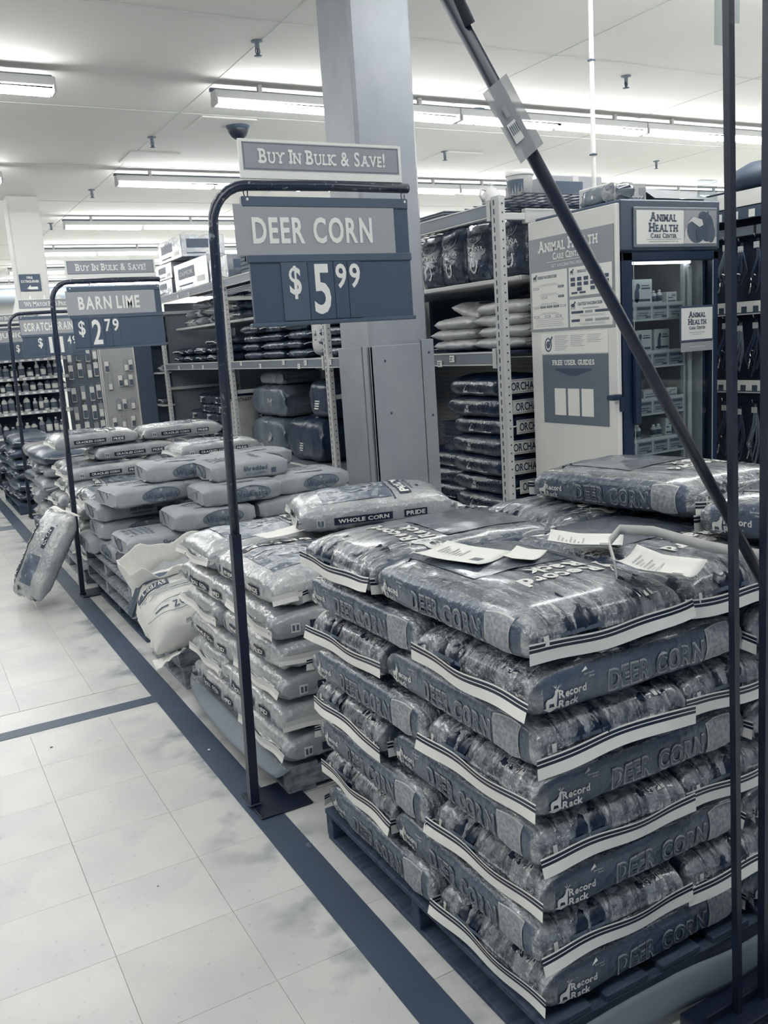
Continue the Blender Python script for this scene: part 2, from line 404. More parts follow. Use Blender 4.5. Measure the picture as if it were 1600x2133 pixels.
for n_ in g2.node_tree.nodes:
    if n_.type == 'BSDF_TRANSPARENT': n_.inputs[0].default_value = (.8, .84, .86, 1)
    if n_.type == 'BSDF_GLOSSY': n_.inputs['Roughness'].default_value = .12
M_['film'] = g2
m = M_

# scuffs: dirty smudges worn into the tiles beside the stripe, and soft traffic marks
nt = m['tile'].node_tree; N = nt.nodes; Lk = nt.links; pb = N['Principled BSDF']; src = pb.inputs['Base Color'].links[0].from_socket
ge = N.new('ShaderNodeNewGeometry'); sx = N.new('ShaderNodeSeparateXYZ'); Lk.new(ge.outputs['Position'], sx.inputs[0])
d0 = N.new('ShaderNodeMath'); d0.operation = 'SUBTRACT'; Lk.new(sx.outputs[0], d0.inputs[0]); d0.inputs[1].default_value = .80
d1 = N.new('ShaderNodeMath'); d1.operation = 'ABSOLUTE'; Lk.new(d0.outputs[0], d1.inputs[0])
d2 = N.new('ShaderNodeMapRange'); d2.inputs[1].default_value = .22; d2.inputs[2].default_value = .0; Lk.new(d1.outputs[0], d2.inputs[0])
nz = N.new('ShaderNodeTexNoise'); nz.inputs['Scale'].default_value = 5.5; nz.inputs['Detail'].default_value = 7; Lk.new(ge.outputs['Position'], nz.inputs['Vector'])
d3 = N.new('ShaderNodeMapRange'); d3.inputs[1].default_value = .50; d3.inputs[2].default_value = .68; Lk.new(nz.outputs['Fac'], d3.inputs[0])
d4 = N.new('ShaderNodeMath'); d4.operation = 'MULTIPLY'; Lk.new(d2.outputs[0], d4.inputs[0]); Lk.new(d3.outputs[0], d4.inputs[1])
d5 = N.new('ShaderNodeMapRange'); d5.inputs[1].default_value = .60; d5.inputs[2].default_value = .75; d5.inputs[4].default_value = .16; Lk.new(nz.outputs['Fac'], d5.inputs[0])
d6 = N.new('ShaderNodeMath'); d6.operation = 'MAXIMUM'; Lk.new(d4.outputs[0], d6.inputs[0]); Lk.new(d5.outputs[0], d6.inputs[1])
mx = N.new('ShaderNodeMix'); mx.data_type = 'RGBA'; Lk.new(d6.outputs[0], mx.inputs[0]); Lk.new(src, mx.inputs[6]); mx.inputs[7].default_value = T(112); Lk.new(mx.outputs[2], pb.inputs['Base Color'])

# ---------------------------------------------------------------- setting
def struct(name, mb, mats, parent=None, **t): return mb.build(name, mats, parent, kind='structure', **t)
fl = MB(); fl.box(-14, 22, -6, 40, -0.10, -0.004, 0, 0.001)
floor = struct('floor', fl, m['grout'])
tl = MB(); tl.box(-0.1521, 0.1521, -0.1521, 0.1521, -0.004, 0.0, 0, 0.0005)
tile_me = tl.mesh('floor_tile', [m['tile']])
rnd = random.Random(4)
cnt = 0
xs = [0.579-0.305*k+0.1525-0.305 for k in range(-1, 6)]
for xc in xs:
    yc = 2.052-0.1525-0.305*3
    while yc < 8.6:
        if abs(yc-3.647) > 0.19:
            t = link('floor_tile', tile_me, floor, (xc, yc, 0)); t.rotation_euler.z = rnd.choice((0, PI/2, PI, -PI/2)); cnt += 1
        yc += 0.305
    # cut tiles either side of the groove
for i in range(14):
    xc = 0.579-0.1525+0.305*(i % 3+2); yc = (0.75, 1.06, 2.36)[i//3] if i < 9 else None
    if yc: link('floor_tile', tile_me, floor, (xc, yc, 0))
cut = MB(); cut.box(-1.6, 0.884, 3.5765, 3.605, -0.004, 0, 0, .0005); cut.box(-1.6, 0.884, 3.69, 3.878, -0.004, 0, 0, .0005)
cut.build('floor_tile', m['tile'], floor)
for k in range(3): a = MB(); a.box(.886, 1.88, 1.214+k*.332, 1.5445+k*.332, -.004, 0, 0, .0005); a.build('floor_tile', m['tile'], floor)
rest = MB(); rest.box(-14, -1.46, -6, 40, -0.004, -0.0003, 0, .0005); rest.box(-1.46, .884, 8.7, 40, -.004, -.0003, 0, .0005); rest.box(-1.46, 22, -6, .55, -.004, -.0003, 0, .0005)
rest.box(1.88, 22, .55, 40, -.004, -.0003, 0, .0005); rest.box(.884, 1.88, 2.52, 40, -.004, -.0003, 0, .0005)
rest.build('floor_surface', m['tile'], floor, kind='stuff')
gr = MB()
gr.grid(lambda u, v: (-2.4+u*3.19, 3.607+v*.08+0.006*noise.noise(Vector((u*30, v*2, 0))), .0006), 60, 1, 0)
struct('trim_2', gr, m['stripe'], label='dark expansion joint crossing the pale tiles')
st = MB(); st.grid(lambda u, v: (.787+v*.098+.002*noise.noise(Vector((u*60, v, 3))), -1+u*21, .0012), 80, 1, 0)
struct('trim_1', st, m['stripe'], label='long dark painted stripe along the pallets')

c = MB(); c.box(-14, 22, -6, 42, 3.66, 3.76, 0, .001); ceiling = struct('ceiling', c, m['ceil'])
# faint ceiling panel joints and two raised access panels
cj = MB()
for i in range(-4, 9): cj.box(i*2.44+.3, i*2.44+.306, 2, 38, 3.655, 3.661, 0, .001)
for i in range(1, 15): cj.box(-10, 20, i*2.44+1.2, i*2.44+1.206, 3.655, 3.661, 0, .001)
cj.build('ceiling_joints', mat('ceiling_joint', 206, .9), ceiling, kind='stuff')
for (x, y) in ((3.25, 8.85), (2.95, 10.45), (6.6, 9.75), (10.6, 8.2)):
    a = MB(); a.box(x-.28, x+.28, y-.28, y+.28, 3.645, 3.662, 0, .004); a.build('ceiling_tile', mat('bright_ceiling_tile', 226, .8), ceiling)
w = MB(); w.box(-14, 22, 27, 27.3, 0, 3.66, 0, .001); struct('wall_back', w, m['wall'])
w = MB(); w.box(22, 22.3, -6, 40, 0, 3.66, 0, .001); struct('wall_right', w, m['wall'])
w = MB(); w.box(-14.3, -14, -6, 40, 0, 3.66, 0, .001); struct('wall_left', w, m['wall'])
# long duct high on the back wall
w = MB(); w.tube([(-10, 26, 3.3), (6, 26, 3.3)], .24, 14, 0); w.build('air_duct', m['beam'], None, label='long round grey duct under the ceiling far back', category='duct')

# big square column with boxed lower part
colT = thing('square_column', 'large grey square column behind the corn sack pallets', 'column', (2.49, 4.62, 0))
a = MB(); a.box(0, .402, 0, .402, 0, 3.66, 0, .02); a.build('shaft', m['col'], colT)
a = MB(); a.box(-.018, .003, .02, .075, 0, 1.42, 0, .003); a.box(-.018, .003, .09, .40, 0, 1.42, 0, .003); a.box(-.018, .0, -.018, .0, 0, 1.42, 0, .003); a.build('side_cladding', m['col'], colT)
a = MB(); a.box(-.018, .335, -.018, .003, 0, 1.42, 0, .004); a.build('front_cladding', m['col'], colT)
a = MB(); a.box(.339, .424, -.022, .20, 0, 1.44, 0, .004); a.build('corner_guard', m['col'], colT)
a = MB()
for z in (.9, 1.3):
    for x in (.02, .38): a.lathe([(.001, 0), (.006, .0), (.006, .003), (.001, .004)], (0, 0, 0), 8, 0)
a = MB()
for z, x in ((1.02, .10), (1.33, .08), (.98, .39), (1.36, .385)): a.box(x-.006, x+.006, -.0275 if x > .3 else -.022, -.018, z-.006, z+.006, 0, .002)
a.build('screw', m['colseam'], colT)
colF = thing('white_column', 'white square column far back beyond the price signs', 'column', (1.70, 13.0, 0))
a = MB(); a.box(0, .40, 0, .40, 0, 3.66, 0, .02); a.build('shaft', m['colfar'], colF)
a = MB(); a.box(.02, .29, -.02, -.004, 2.42, 2.64, 0, .003); sgn_ = a.build('warning_sign', m['signdk'], colF)
a = MB(); f = plane_fn((.155, -.022, 2.55), (1, 0, 0), (0, 0, 1)); text(a, 'FIRE', f, 0, .03, .03, m=0, align='c', bold=.02); text(a, 'EXTINGUISHER', f, 0, -.02, .032, .23, m=0, align='c', bold=.02)
poly(a, [(-.05, -.10), (.0, -.05), (.0, -.075), (.09, -.075), (.09, -.11), (0, -.11)], f, 0); a.build('lettering', m['cream'], sgn_)

# ---------------------------------------------------------------- ceiling lights
def lamp_proto():
    t = thing('ceiling_light', 'long fluorescent ceiling light in a row', 'ceiling light')
    a = MB(); a.box(-1.22, 1.22, -.062, .062, .045, .115, 0, .006); a.box(-1.215, 1.215, -.045, .045, .045, .06, 0, .003); a.box(-1.22, -1.20, -.07, .07, -.0, .06, 0, .003); a.box(1.20, 1.22, -.07, .07, 0, .06, 0, .003)
    a.build('housing', m['house'], t)
    for s in (-1, 1):
        for y in (-.048, .048):
            a = MB(); a.tube([(s*.61-.575, y, .022), (s*.61+.575, y, .012)], .019, 8, 0); a.build('lamp_tube', m['tube'], t)
    a = MB()
    for x in (-.8, .8): a.box(x-.018, x+.018, -.02, .02, .112, .19, 0, .003)
    a.build('hanger', m['house'], t)
    a = MB(); a.box(-1.22, 1.22, .05, .085, .125, .155, 0, .003); a.build('strut', m['strut'], t)
    return t
lp = lamp_proto(); first = True
ORD = ['first', 'second', 'third', 'fourth', 'fifth', 'sixth', 'seventh', 'eighth', 'ninth', 'tenth', 'eleventh', 'twelfth', 'thirteenth', 'fourteenth', 'fifteenth', 'sixteenth']
rows_y = [-3.33, .27, 3.87, 7.47, 11.1, 14.7, 18.3, 21.9, 25.5]
for j, y in enumerate(rows_y):
    for i, x in enumerate([-2.30, .22, 3.92, 6.37, 8.82, 11.27, 13.72, 16.17, 18.62]):
        if y > 19 and x > 14: continue
        if y < 0: continue
        o = lp if first else copy_tree(lp); first = False
        at(o, (x, y, 3.46))
        o['group'] = 'fluorescent ceiling lights in rows'
        if j >= 3:
            o['label'] = 'fluorescent ceiling light, %s row away, %s' % (ORD[j-3], ('second', 'first')[i]+' fixture left of the aisle gap' if i < 2 else ORD[i-2]+' fixture right of the aisle gap')
        else: o['label'] = 'fluorescent ceiling light outside the view, %s row overhead, %s fixture from the left' % (ORD[j], ORD[i]); o['group'] = 'lights outside the view'

# sprinklers, camera domes
def sprinkler():
    t = thing('ceiling_sprinkler', '', 'sprinkler')
    a = MB(); a.lathe([(.002, 0), (.045, -.002), (.045, -.008), (.018, -.014), (.016, -.05), (.010, -.055), (.001, -.056)], (0, 0, 0), 14, 0); a.build('escutcheon', m['strut'], t)
    a = MB(); a.tube([(-.014, 0, -.05), (-.017, 0, -.075), (-.006, 0, -.10)], .004, 6, 0); a.tube([(.014, 0, -.05), (.017, 0, -.075), (.006, 0, -.10)], .004, 6, 0)
    a.lathe([(.001, 0), (.03, -.001), (.03, -.004), (.001, -.006)], (0, 0, -.10), 12, 0); a.lathe([(.008, 0), (.008, -.045)], (0, 0, -.055), 8, 0); a.build('deflector', m['ink2'], t)
    return t
sp = sprinkler()
for k, (x, y, lab) in enumerate(((2.72, 6.48, 'sprinkler head on ceiling above the deer corn sign, nearest on the left'), (2.73, 9.5, 'sprinkler head on ceiling left of the black camera dome'), (6.26, 6.37, 'sprinkler head on ceiling above the fridge, nearest on the right'),
        (6.33, 9.5, 'sprinkler head on ceiling just right of the grey column'), (9.84, 9.45, 'sprinkler head on ceiling between the two right light rows'), (2.71, 12.5, 'sprinkler head on ceiling left of the third light row'), (2.65, 15.5, 'sprinkler head on ceiling left of the fourth light row'))):
    o = sp if k == 0 else copy_tree(sp); at(o, (x, y, 3.66)); o['label'] = lab; o['group'] = 'ceiling sprinkler heads'
def dome(x, y, lab, r=.105):
    t = thing('camera_dome', lab, 'security camera', (x, y, 3.66), group='ceiling camera domes')
    a = MB(); a.lathe([(r*.9, 0), (r*1.12, -.004), (r*1.15, -.03), (r*1.02, -.045), (r*.2, -.046)], (0, 0, 0), 24, 0); a.build('mount', m['signdk'], t)
    a = MB(); a.lathe([(r, -.03)]+[(r*math.cos(q*PI/16), -.04-r*1.0*math.sin(q*PI/16)) for q in range(0, 9)], (0, 0, 0), 24, 0); a.build('dome', m['blk'], t)
dome(3.42, 8.83, 'dark camera dome on ceiling above the deer corn sign')
dome(2.50, 5.02, 'dark camera dome at top edge beside the column', .09)
dome(5.55, 7.75, 'dark camera dome on ceiling above the white bucket', .10)

# ---------------------------------------------------------------- pallets
def pallet(name, label, loc, L=1.22, D=1.02, H=.11, mt=None, bands=7, rz=0, block=False, group=None):
    mt = mt or m['wood']
    t = thing(name, label, 'pallet', loc, rz, group)
    th = .016; n = bands+1; w = L/(n*1.3)
    for i in range(n):
        x = w/2+(L-w)*i/(n-1)
        a = MB(); a.box(x-w/2, x+w/2, 0, D, H-th, H, 0, .002); a.build('deck_board', mt, t)
    for i in range(3):
        y0 = (0, D/2-.019, D-.038)[i]
        a = MB(); a.box(0.003, L-.003, y0, y0+.038, th, H-th, 0, .002); a.build('stringer', mt, t)
    for i in range(3):
        x = .055+(L-.11)*i/2
        a = MB(); a.box(x-.05, x+.05, 0, D, 0, th, 0, .002); a.build('bottom_board', mt, t)
    return t
# ---------------------------------------------------------------- deer corn sacks
DTR = [(0, 0), (.09, 1), (.24, 0), (.29, 1), (.44, 0)]
DTM = [m['tape'], m['tapeb'], m['tapeg']]
def deer_proto(seed, W=.402, L=.592, H=.106, dome=0.0, n=5.0, **kw):
    s = Sack(L, W, H, seed, n=n, p=11, q=2.5, wr=.0036, dome=dome, seam=.42, pleat=.006, **kw)
    t = thing('deer_corn_sack', 'deer corn sack', 'feed sack')
    body = s.body([m['bark'], m['slate']], 40, 40)
    # slate corners on the gusset ends
    link('sack_body', body, t)
    for sg in (-1, 1):
        link('seam_tape', s.tape(sg, DTR, DTM, sd=sg), t)
    for sg in (-1, 1):
        a = MB(); f = s.side(sg, .0016); g = s.side(sg, .0024)
        text(a, 'DEER CORN', f, -.110, .026*H/.105, .041, .262, m=0, bold=.055, xs=1.25, track=.08)
        text(a, 'DEER CORN', g, -.1082, .0277*H/.105, .0375, .2585, m=1, bold=.012, xs=1.25, track=.12)
        a.build('lettering', [m['outl'], m['slate']], t)
    for sg in (-1, 1):
        a = MB(); f = s.side(sg, .0018)
        deerlogo(a, -.262, .026, .044, f, 0); text(a, 'Record', f, -.233, .043, .015, .066, bold=.03); text(a, 'Rack', f, -.233, .023, .015, .048, bold=.03)
        text(a, "Sportsman's", f, -.172, .074, .004, .026); text(a, 'Choice', f, -.160, .067, .004, .014); a.build('logo', m['lightp'], t)
    a = MB()
    f0 = s.top(.0018); f = lambda p, q: f0(-.06-q, p)
    text(a, 'Record', f, -.115, .055, .042, .20, bold=.04); text(a, 'Rack', f, -.115, -.002, .042, .14, bold=.04)
    deerlogo(a, -.185, .03, .075, f, 0)
    for k in range(5): poly(a, [(-.2+k*.018, .105), (-.195+k*.018, .105), (-.205+k*.022, .125)], f)
    a.build('logo', m['lightp'], t)
    for sg in (-1, 1):
        a = MB(); f = s.side(sg, .0016); g = s.side(sg, .0024); z0, z1 = .020, .088
        P = [(0, .1), (.5, 0), (1, .12), (.96, .55), (1, .93), (.5, 1), (.02, .95), (.05, .5)]
        for fn, e, mi in ((f, .002, 1), (g, 0, 0)):
            a.grid(lambda u, v: fn(.20+(u-.5)*(.076+2*e)*(1-.06*math.sin(PI*v)), (z0+z1)/2+(v-.5)*(z1-z0+2*e)*(1-.10*abs(2*u-1)**2)), 5, 5, mi)
        a.build('kernel_picture', [m['kern'], m['lightp']], t)
    a = MB(); f = s.top(.0012)
    def patch(x0, x1, y0, y1, fn, mi, n=10, k=6, j=.0, a=a):
        a.grid(lambda u, v: fn(x0+(x1-x0)*u+j*noise.noise(Vector((v*9, u*3, seed))), y0+(y1-y0)*v+j*noise.noise(Vector((u*9, seed, v*3)))), n, k, mi)
    patch(-.03, .24, -.13, .13, f, 0, 12, 12)
    for (x0, y0, x1, y1) in ((-.03, -.13, .24, -.127), (-.03, .127, .24, .13), (.237, -.13, .24, .13)): a.grid(lambda u, v: f(x0+(x1-x0)*u, y0+(y1-y0)*v)+Vector((0, 0, .0006)), 12, 1, 1)
    a.build('picture_print', [m['scape'], m['ink2']], t)
    for sg in (-1, 1):
        e = s.end(sg, .0018); b = MB()
        patch(-.105, -.055, .056, .098, e, 0, 7, 5, .012, b); patch(-.058, -.030, .030, .090, e, 0, 5, 6, .012, b); patch(.07, .15, .084, .100, e, 0, 8, 3, .014, b)
        for k in range(5): patch(.085+k*.011, .088+k*.013, .082, .097, e, 2, 1, 2, .003, b)
        patch(-.125, -.02, .052, .060, s.end(sg, .0026), 1, 6, 1, 0, b); patch(-.165, -.155, .045, .062, s.end(sg, .0026), 2, 1, 1, 0, b)
        b.build('end_print', [mat('deep_print', 20, .3), m['ink2'], m['lightp']], t, kind='stuff')
    return t, s
def place(protos, used, k, loc, rz, label, group, rot=None):
    p = protos[k]
    if k in used: o = copy_tree(p)
    else: o = p; used.add(k)
    at(o, loc, rz, rot); o['label'] = label; o['group'] = group; return o
rj = random.Random(11)
DP = [deer_proto(i)[0] for i in range(3)]; DU = set()
DT = [deer_proto(i+5, H=.106, dome=.05, n=4.0)[0] for i in range(2)]; DTU = set()
LAYW = ['top', 'second', 'third', 'fourth', 'fifth', 'sixth', 'seventh', 'bottom']
def pin_stack(P, U, x0, y0, z0, pitch, nl, noun, group, L, W, words, topA=True, skip=(), TP=None, TU=None):
    for q in range(nl):
        lay = nl-1-q                     # 0 = top
        z = z0+q*pitch; A = (lay % 2 == 0) == topA
        if A: S = [((x0+W*(i+.5)), y0+L/2, PI/2, 'n%d' % i) for i in range(3)]+[(x0+L*(i+.5), y0+L+W/2, 0, 'f%d' % i) for i in range(2)]
        else: S = [(x0+L*(i+.5), y0+W/2, 0, 'n%d' % i) for i in range(2)]+[(x0+W*(i+.5), y0+W+L/2, PI/2, 'f%d' % i) for i in range(3)]
        for x, y, rz, tagn in S:
            if (lay, tagn) in skip: continue
            side = {'n': 'front', 'f': 'rear'}[tagn[0]]; i = int(tagn[1]); three = (A and side == 'front') or (not A and side == 'rear')
            pos = ['aisle', 'middle', 'right'][i] if three else ['aisle', 'right'][i]
            lw = words[lay]
            lab = '%s, %s layer, %s-row sack on the %s side' % (noun, lw, side, pos) if pos != 'middle' else '%s, %s layer, middle sack of the %s row' % (noun, lw, side)
            place(*((TP, TU, rj.randrange(len(TP))) if TP and lay == 0 else (P, U, rj.randrange(len(P)))), (x+rj.uniform(-.008, .008), y+rj.uniform(-.006, .006), z), rz+rj.uniform(-.022, .022), lab, group)
place_A = pallet('wooden_pallet', 'dark wooden pallet under the stacked deer corn sacks', (.935, 1.20, 0), H=.10, mt=m['wooddk'])
pin_stack(DP, DU, .935, 1.205, .103, .105, 8, 'printed deer corn sack', 'deer corn sacks stacked by the aisle', .595, .40,
          ['top', 'second', 'third', 'fourth', 'fifth', 'sixth', 'seventh', 'bottom'], TP=DT, TU=DTU)
place(DT, DTU, 0, (1.86, 1.80, .948), PI/2+.06, 'deer corn sack lying loose on top at the stack\'s right rear', 'deer corn sacks stacked by the aisle', rot=(.0, .02, PI/2+.06))
place(DT, DTU, 1, (1.84, 1.16, .952), PI/2+.28, 'deer corn sack lying askew on top at the stack\'s front right', 'deer corn sacks stacked by the aisle', rot=(.0, .0, PI/2+.28))
a = MB(); a.grid(lambda u, v: (.90+u*1.30, 1.16+.0*v+.02*noise.noise(Vector((u*4, 0, 0)))-.012*math.sin(v*2), .106-v*.075+.012*noise.noise(Vector((u*5, v, 9)))), 30, 5, 0, thick=.003)
a.build('cardboard_sheet', m['card'], None, label='grey cardboard sheet sagging over the deer corn pallet edge', category='cardboard')
# ---------------------------------------------------------------- whole / cracked corn sacks (clear film, printed)
CTR = [(0, 0), (.5, 1)]
def corn_proto(word, seed, dome=0.0, n=4.4, H=.106, W=.402, L=.592):
    s = Sack(L, W, H, seed, n=n, p=9, q=2.4, wr=.0055, dome=dome, seam=.45, pleat=.009)
    t = thing('corn_sack', 'corn sack', 'feed sack')
    link('sack_body', s.body([m['corn'], m['corn']], 36, 36), t)
    for sg in (-1, 1): link('seam_tape', s.tape(sg, CTR, [m['tapeg'], m['tape']], h=.032, wave=.006, tilt=.35, sd=sg), t)
    for sg in (-1, 1):
        a = MB(); f = s.side(sg, .0030); g = s.side(sg, .0048)
        rect(a, -.17, .034, .055, .062, f, 0, 10); text(a, word, g, -.155, .041, .014, .195, m=1, bold=.03)
        rect(a, .10, .034, .19, .062, f, 0, 4); text(a, 'PRIDE', g, .108, .040, .016, .074, m=1, bold=.03)
        rect(a, .074, .004, .080, .10, f, 0, 1)
        rect(a, -.10, .022, .02, .026, f, 2, 4); rect(a, -.09, .014, .0, .018, f, 2, 4)
        rect(a, -.235, .030, -.205, .062, f, 3); rect(a, -.231, .036, -.222, .056, g, 2); rect(a, -.218, .036, -.209, .056, g, 2)
        a.build('lettering', [m['ink'], m['white'], m['ink2'], m['tapeg']], t)
    a = MB(); f = s.top(.0016); g = s.top(.0024)
    rect(a, .074, -.17, .080, .17, f, 0, 1)
    for i in range(12): a.add([f(.074, -.17+i*.34/12), f(.080, -.17+i*.34/12), f(.080, -.17+(i+1)*.34/12), f(.074, -.17+(i+1)*.34/12)], [(0, 1, 2, 3)], 0)
    a.build('band', m['ink'], t)
    a = MB()
    for i in range(9):       # dark upper field with sun rays
        for j in range(8):
            x0, x1 = -.20+i*.27/9, -.20+(i+1)*.27/9; y0, y1 = -.15+j*.30/8, -.15+(j+1)*.30/8
            a.add([f(x0, y0), f(x1, y0), f(x1, y1), f(x0, y1)], [(0, 1, 2, 3)], 0, True)
    for k in range(7):
        an = -PI/2+.25+k*.44; c0, c1 = math.cos(an), math.sin(an); d0, d1 = math.cos(an+.2), math.sin(an+.2)
        for q in range(4):
            r0, r1 = .05+q*.022, .05+(q+1)*.022
            a.add([g(.05-c0*r0, c1*r0), g(.05-c0*r1, c1*r1), g(.05-d0*r1, d1*r1), g(.05-d0*r0, d1*r0)], [(0, 1, 2, 3)], 1)
    ring(a, .03, 0, .034, .034, .006, g, 1, 20)
    a.build('top_print', [m['corndk'], m['cornmid']], t); a = MB()
    F = lambda p, q: f(.125-q, p)
    for i in range(8): rect(a, -.14+i*.035, -.024, -.14+(i+1)*.035, .024, F, 2)
    G = lambda p, q: g(.125-q, p)
    text(a, 'PRIDE', G, -.125, -.016, .032, .25, m=3, bold=.04)
    G2 = lambda p, q: g(.17-q, p)
    text(a, word, G2, -.09, 0, .012, .18, m=2, bold=.02)
    rect(a, -.05, -.03, -.02, -.02, G2, 2)
    a.build('lettering', [m['corndk'], m['cornmid'], m['ink'], m['white']], t)
    return t, s
WP = [corn_proto('WHOLE CORN', 21)[0], corn_proto('WHOLE CORN', 22)[0]]; WU = set()
WT = [corn_proto('WHOLE CORN', 24, dome=.12, n=3.6, H=.11)[0]]; WTU = set()
CP = [corn_proto('CRACKED CORN', 31)[0], corn_proto('CRACKED CORN', 32, dome=.1)[0]]; CU = set()
W6 = ['top', 'second', 'third', 'fourth', 'fifth', 'bottom']
pallet('wooden_pallet', 'weathered wooden pallet under the whole corn sacks', (.935, 2.52, 0), H=.098)
pin_stack(WP, WU, .935, 2.50, .104, .106, 6, 'clear whole corn sack', 'whole corn sacks beside the deer corn', .595, .40, W6, TP=WT, TU=WTU)
place(WT, WTU, 0, (1.59, 3.06, .757), -.3, 'whole corn sack lying lengthwise on top of the whole corn stack', 'whole corn sacks beside the deer corn', rot=(.02, -.015, -.30))
a = MB()
a.grid(lambda u, v: (.945-.075*math.sin(PI*min(1, .12+u*.9))**.6*v, 2.50+u*1.08+.03*v, .1035-v*.030+.008*noise.noise(Vector((u*3, v, 2)))), 22, 6, 0, thick=.002)
a.build('cardboard_sheet', m['cardtop'], None, label='grey cardboard sheet poking out under the whole corn sacks', category='cardboard')

# ---------------------------------------------------------------- opened white stall freshener bag on two low pallets
pallet('wooden_pallet', 'lower of the two pallets under the open white bag', (.93, 3.66, 0), L=1.1, D=.58, H=.098, bands=5)
pallet('wooden_pallet', 'upper of the two pallets under the open white bag', (.92, 3.68, .0985), L=1.0, D=.52, H=.095, bands=4)
WB = mat('white_bag', 240, .55, bump=.5, bscale=22, bdist=.01); WL = mat('white_bag_lining', 252, .5, bump=.3, bscale=30)
ob = thing('open_white_bag', 'opened white bag with crumpled torn top on the low pallets', 'feed bag', (1.03, 3.84, .26), rot=(.50, -.10, -.02))
s = Sack(.42, .40, .20, 77, n=3.0, p=6, q=2.2, wr=.010, dome=.12, seam=.3, pleat=.01)
link('bag_body', s.body([WB, WB], 34, 34), ob)
a = MB()
def collar(u, v):
    an = u*2*PI; k = .75+.5*noise.noise(Vector((math.cos(an)*2.2, math.sin(an)*2.2, v*2)))
    x, y = (.20+.07*v*k)*math.cos(an), .17+(.075+.03*v)*math.sin(an)
    return (x, y, .10+v*(.15+.07*noise.noise(Vector((math.cos(an)*2.5, math.sin(an)*2.5, 4))))+.018*v*math.sin(an*7)+.02*v*abs(math.cos(an)))
a.grid(collar, 70, 10, 0, thick=.002); a.build('torn_collar', WL, ob)
_t = s.top
s.top = lambda off=.0012: (lambda F: (lambda p, q: F(p-.05, q)))(_t(off))
a = MB(); a.grid(lambda u, v: (-.17+u*.34, .17+.06*(v-.5)*2*math.sin(PI*u), .17+.01*math.sin(u*20)), 16, 4, 0); a.build('bag_filling', m['signpn'], ob)
a = MB(); f = s.top(.0025)
def wpanel(x0, x1, y0, y1, mi, k=5):
    a.grid(lambda u, v: f(x0+(x1-x0)*u+.004*math.sin(v*7), y0+(y1-y0)*v+.006*math.sin(u*9)), 10, k, mi)
wpanel(-.18, .18, .075, .125, 1)
for q in range(6): rect(a, -.15+q*.022, .030, -.128+q*.022, .062, s.top(.0034), 2, 1)
g = s.top(.0046); G = lambda p, q: g(-p, -q)
text(a, 'SWEET', G, .03, -.058, .022, .11, m=3, bold=.03); rect(a, -.14, .030, -.03, .05, s.top(.0046), 4, 3)
for k in range(4): rect(a, -.15+k*.010, .018-k*.010, .15-.02*k, .0205-k*.010, g, 4, 8)
ring(a, 0, -.085, .15, .032, .0025, g, 4, 34); text(a, 'PDZ', G, -.035, .072, .030, .075, m=4, bold=.02); rect(a, -.12, -.088, -.06, -.082, g, 4, 2); rect(a, .06, -.088, .12, -.082, g, 4, 2)
a.build('lettering', [m['white'], m['ink2'], m['signdk'], m['white'], m['ink2']], ob)
a = MB(); a.grid(lambda u, v: (-.23+u*.13+.01*math.sin(u*9), -.19-.06*v+.02*noise.noise(Vector((u*5, v*5, 1))), .02+.08*u*v), 8, 6, 0, thick=.002)
a.grid(lambda u, v: (-.02+u*.2, -.19-.05*v, .04+.05*v*(1-u)), 8, 5, 0, thick=.002); a.build('torn_flap', WL, ob)

# ---------------------------------------------------------------- shredded bedding (paper) sacks
PTR = [(0, 0)]
def paper_proto(seed, W=.36, L=.455, H=.104, dome=.05):
    s = Sack(L, W, H, seed, n=6.5, p=16, q=2.8, wr=.0075, dome=dome, seam=.5, pleat=.006, smin=.72)
    t = thing('paper_sack', 'paper sack', 'feed sack')
    link('sack_body', s.body([m['paper'], m['paper']], 32, 36), t)
    a = MB()
    for sg, k in ((-1, 0), (1, 1)):
        a = MB(); f = s.side(sg, .0032); g = s.side(sg, .0044)
        if k == seed % 2:
            disc(a, .04, H/2, .115, .042, f, 1, 28); ring(a, .04, H/2, .115, .042, .003, g, 0, 28); text(a, 'Waukesha', s.side(sg, .0056), -.055, H/2-.017, .032, .19, m=0, bold=.03)
        else:
            text(a, 'Shredded', f, -.04, H*.48, .026, .14, m=0, bold=.03); rect(a, -.03, H*.27, .09, H*.36, f, 1, 3); rect(a, .12, H*.25, .15, H*.52, f, 0)
        a.build('lettering', [m['paperink'], m['paperink2']], t)
    for sg in (-1, 1):
        a = MB(); f = s.end(sg, .0016); disc(a, 0, H/2, .045, .036, f, 1, 20); ring(a, 0, H/2, .045, .036, .002, s.end(sg, .002), 0, 20); a.build('round_print', [m['paperink'], m['paperink2']], t)
    a = MB(); f = s.top(.0016)
    if seed % 2:
        for j in range(6):
            for k in range(5): rect(a, -.19+k*.030, -.10+j*.034, -.170+k*.030, -.076+j*.034, f, 1)
        ring(a, -.06, 0, .03, .06, .002, f, 0, 4); F = lambda p, q: f(.10-q, p); text(a, 'Waukesha', F, -.10, 0, .035, .20, m=1, bold=.03)
    else:
        ring(a, .02, .02, .16, .07, .02, f, 1, 26, 0, PI*1.2); rect(a, -.10, -.12, .08, -.108, f, 0, 5); text(a, 'WAUKESHA', f, -.1, -.02, .028, .2, m=1, bold=.03)
    a.build('lettering', [m['paperink'], m['paperink2']], t)
    a = MB(); f = s.end(-1, .004)
    a.add([f(-.15, .02), f(-.02, .03), f(-.10, .085)], [(0, 1, 2)], 0); f2 = s.side(-1, .003)
    a.add([f2(-.21, .012), f2(-.15, .055), f2(-.185, .012)], [(0, 1, 2)], 0); a.build('folded_flap', m['paper'], t)
    return t
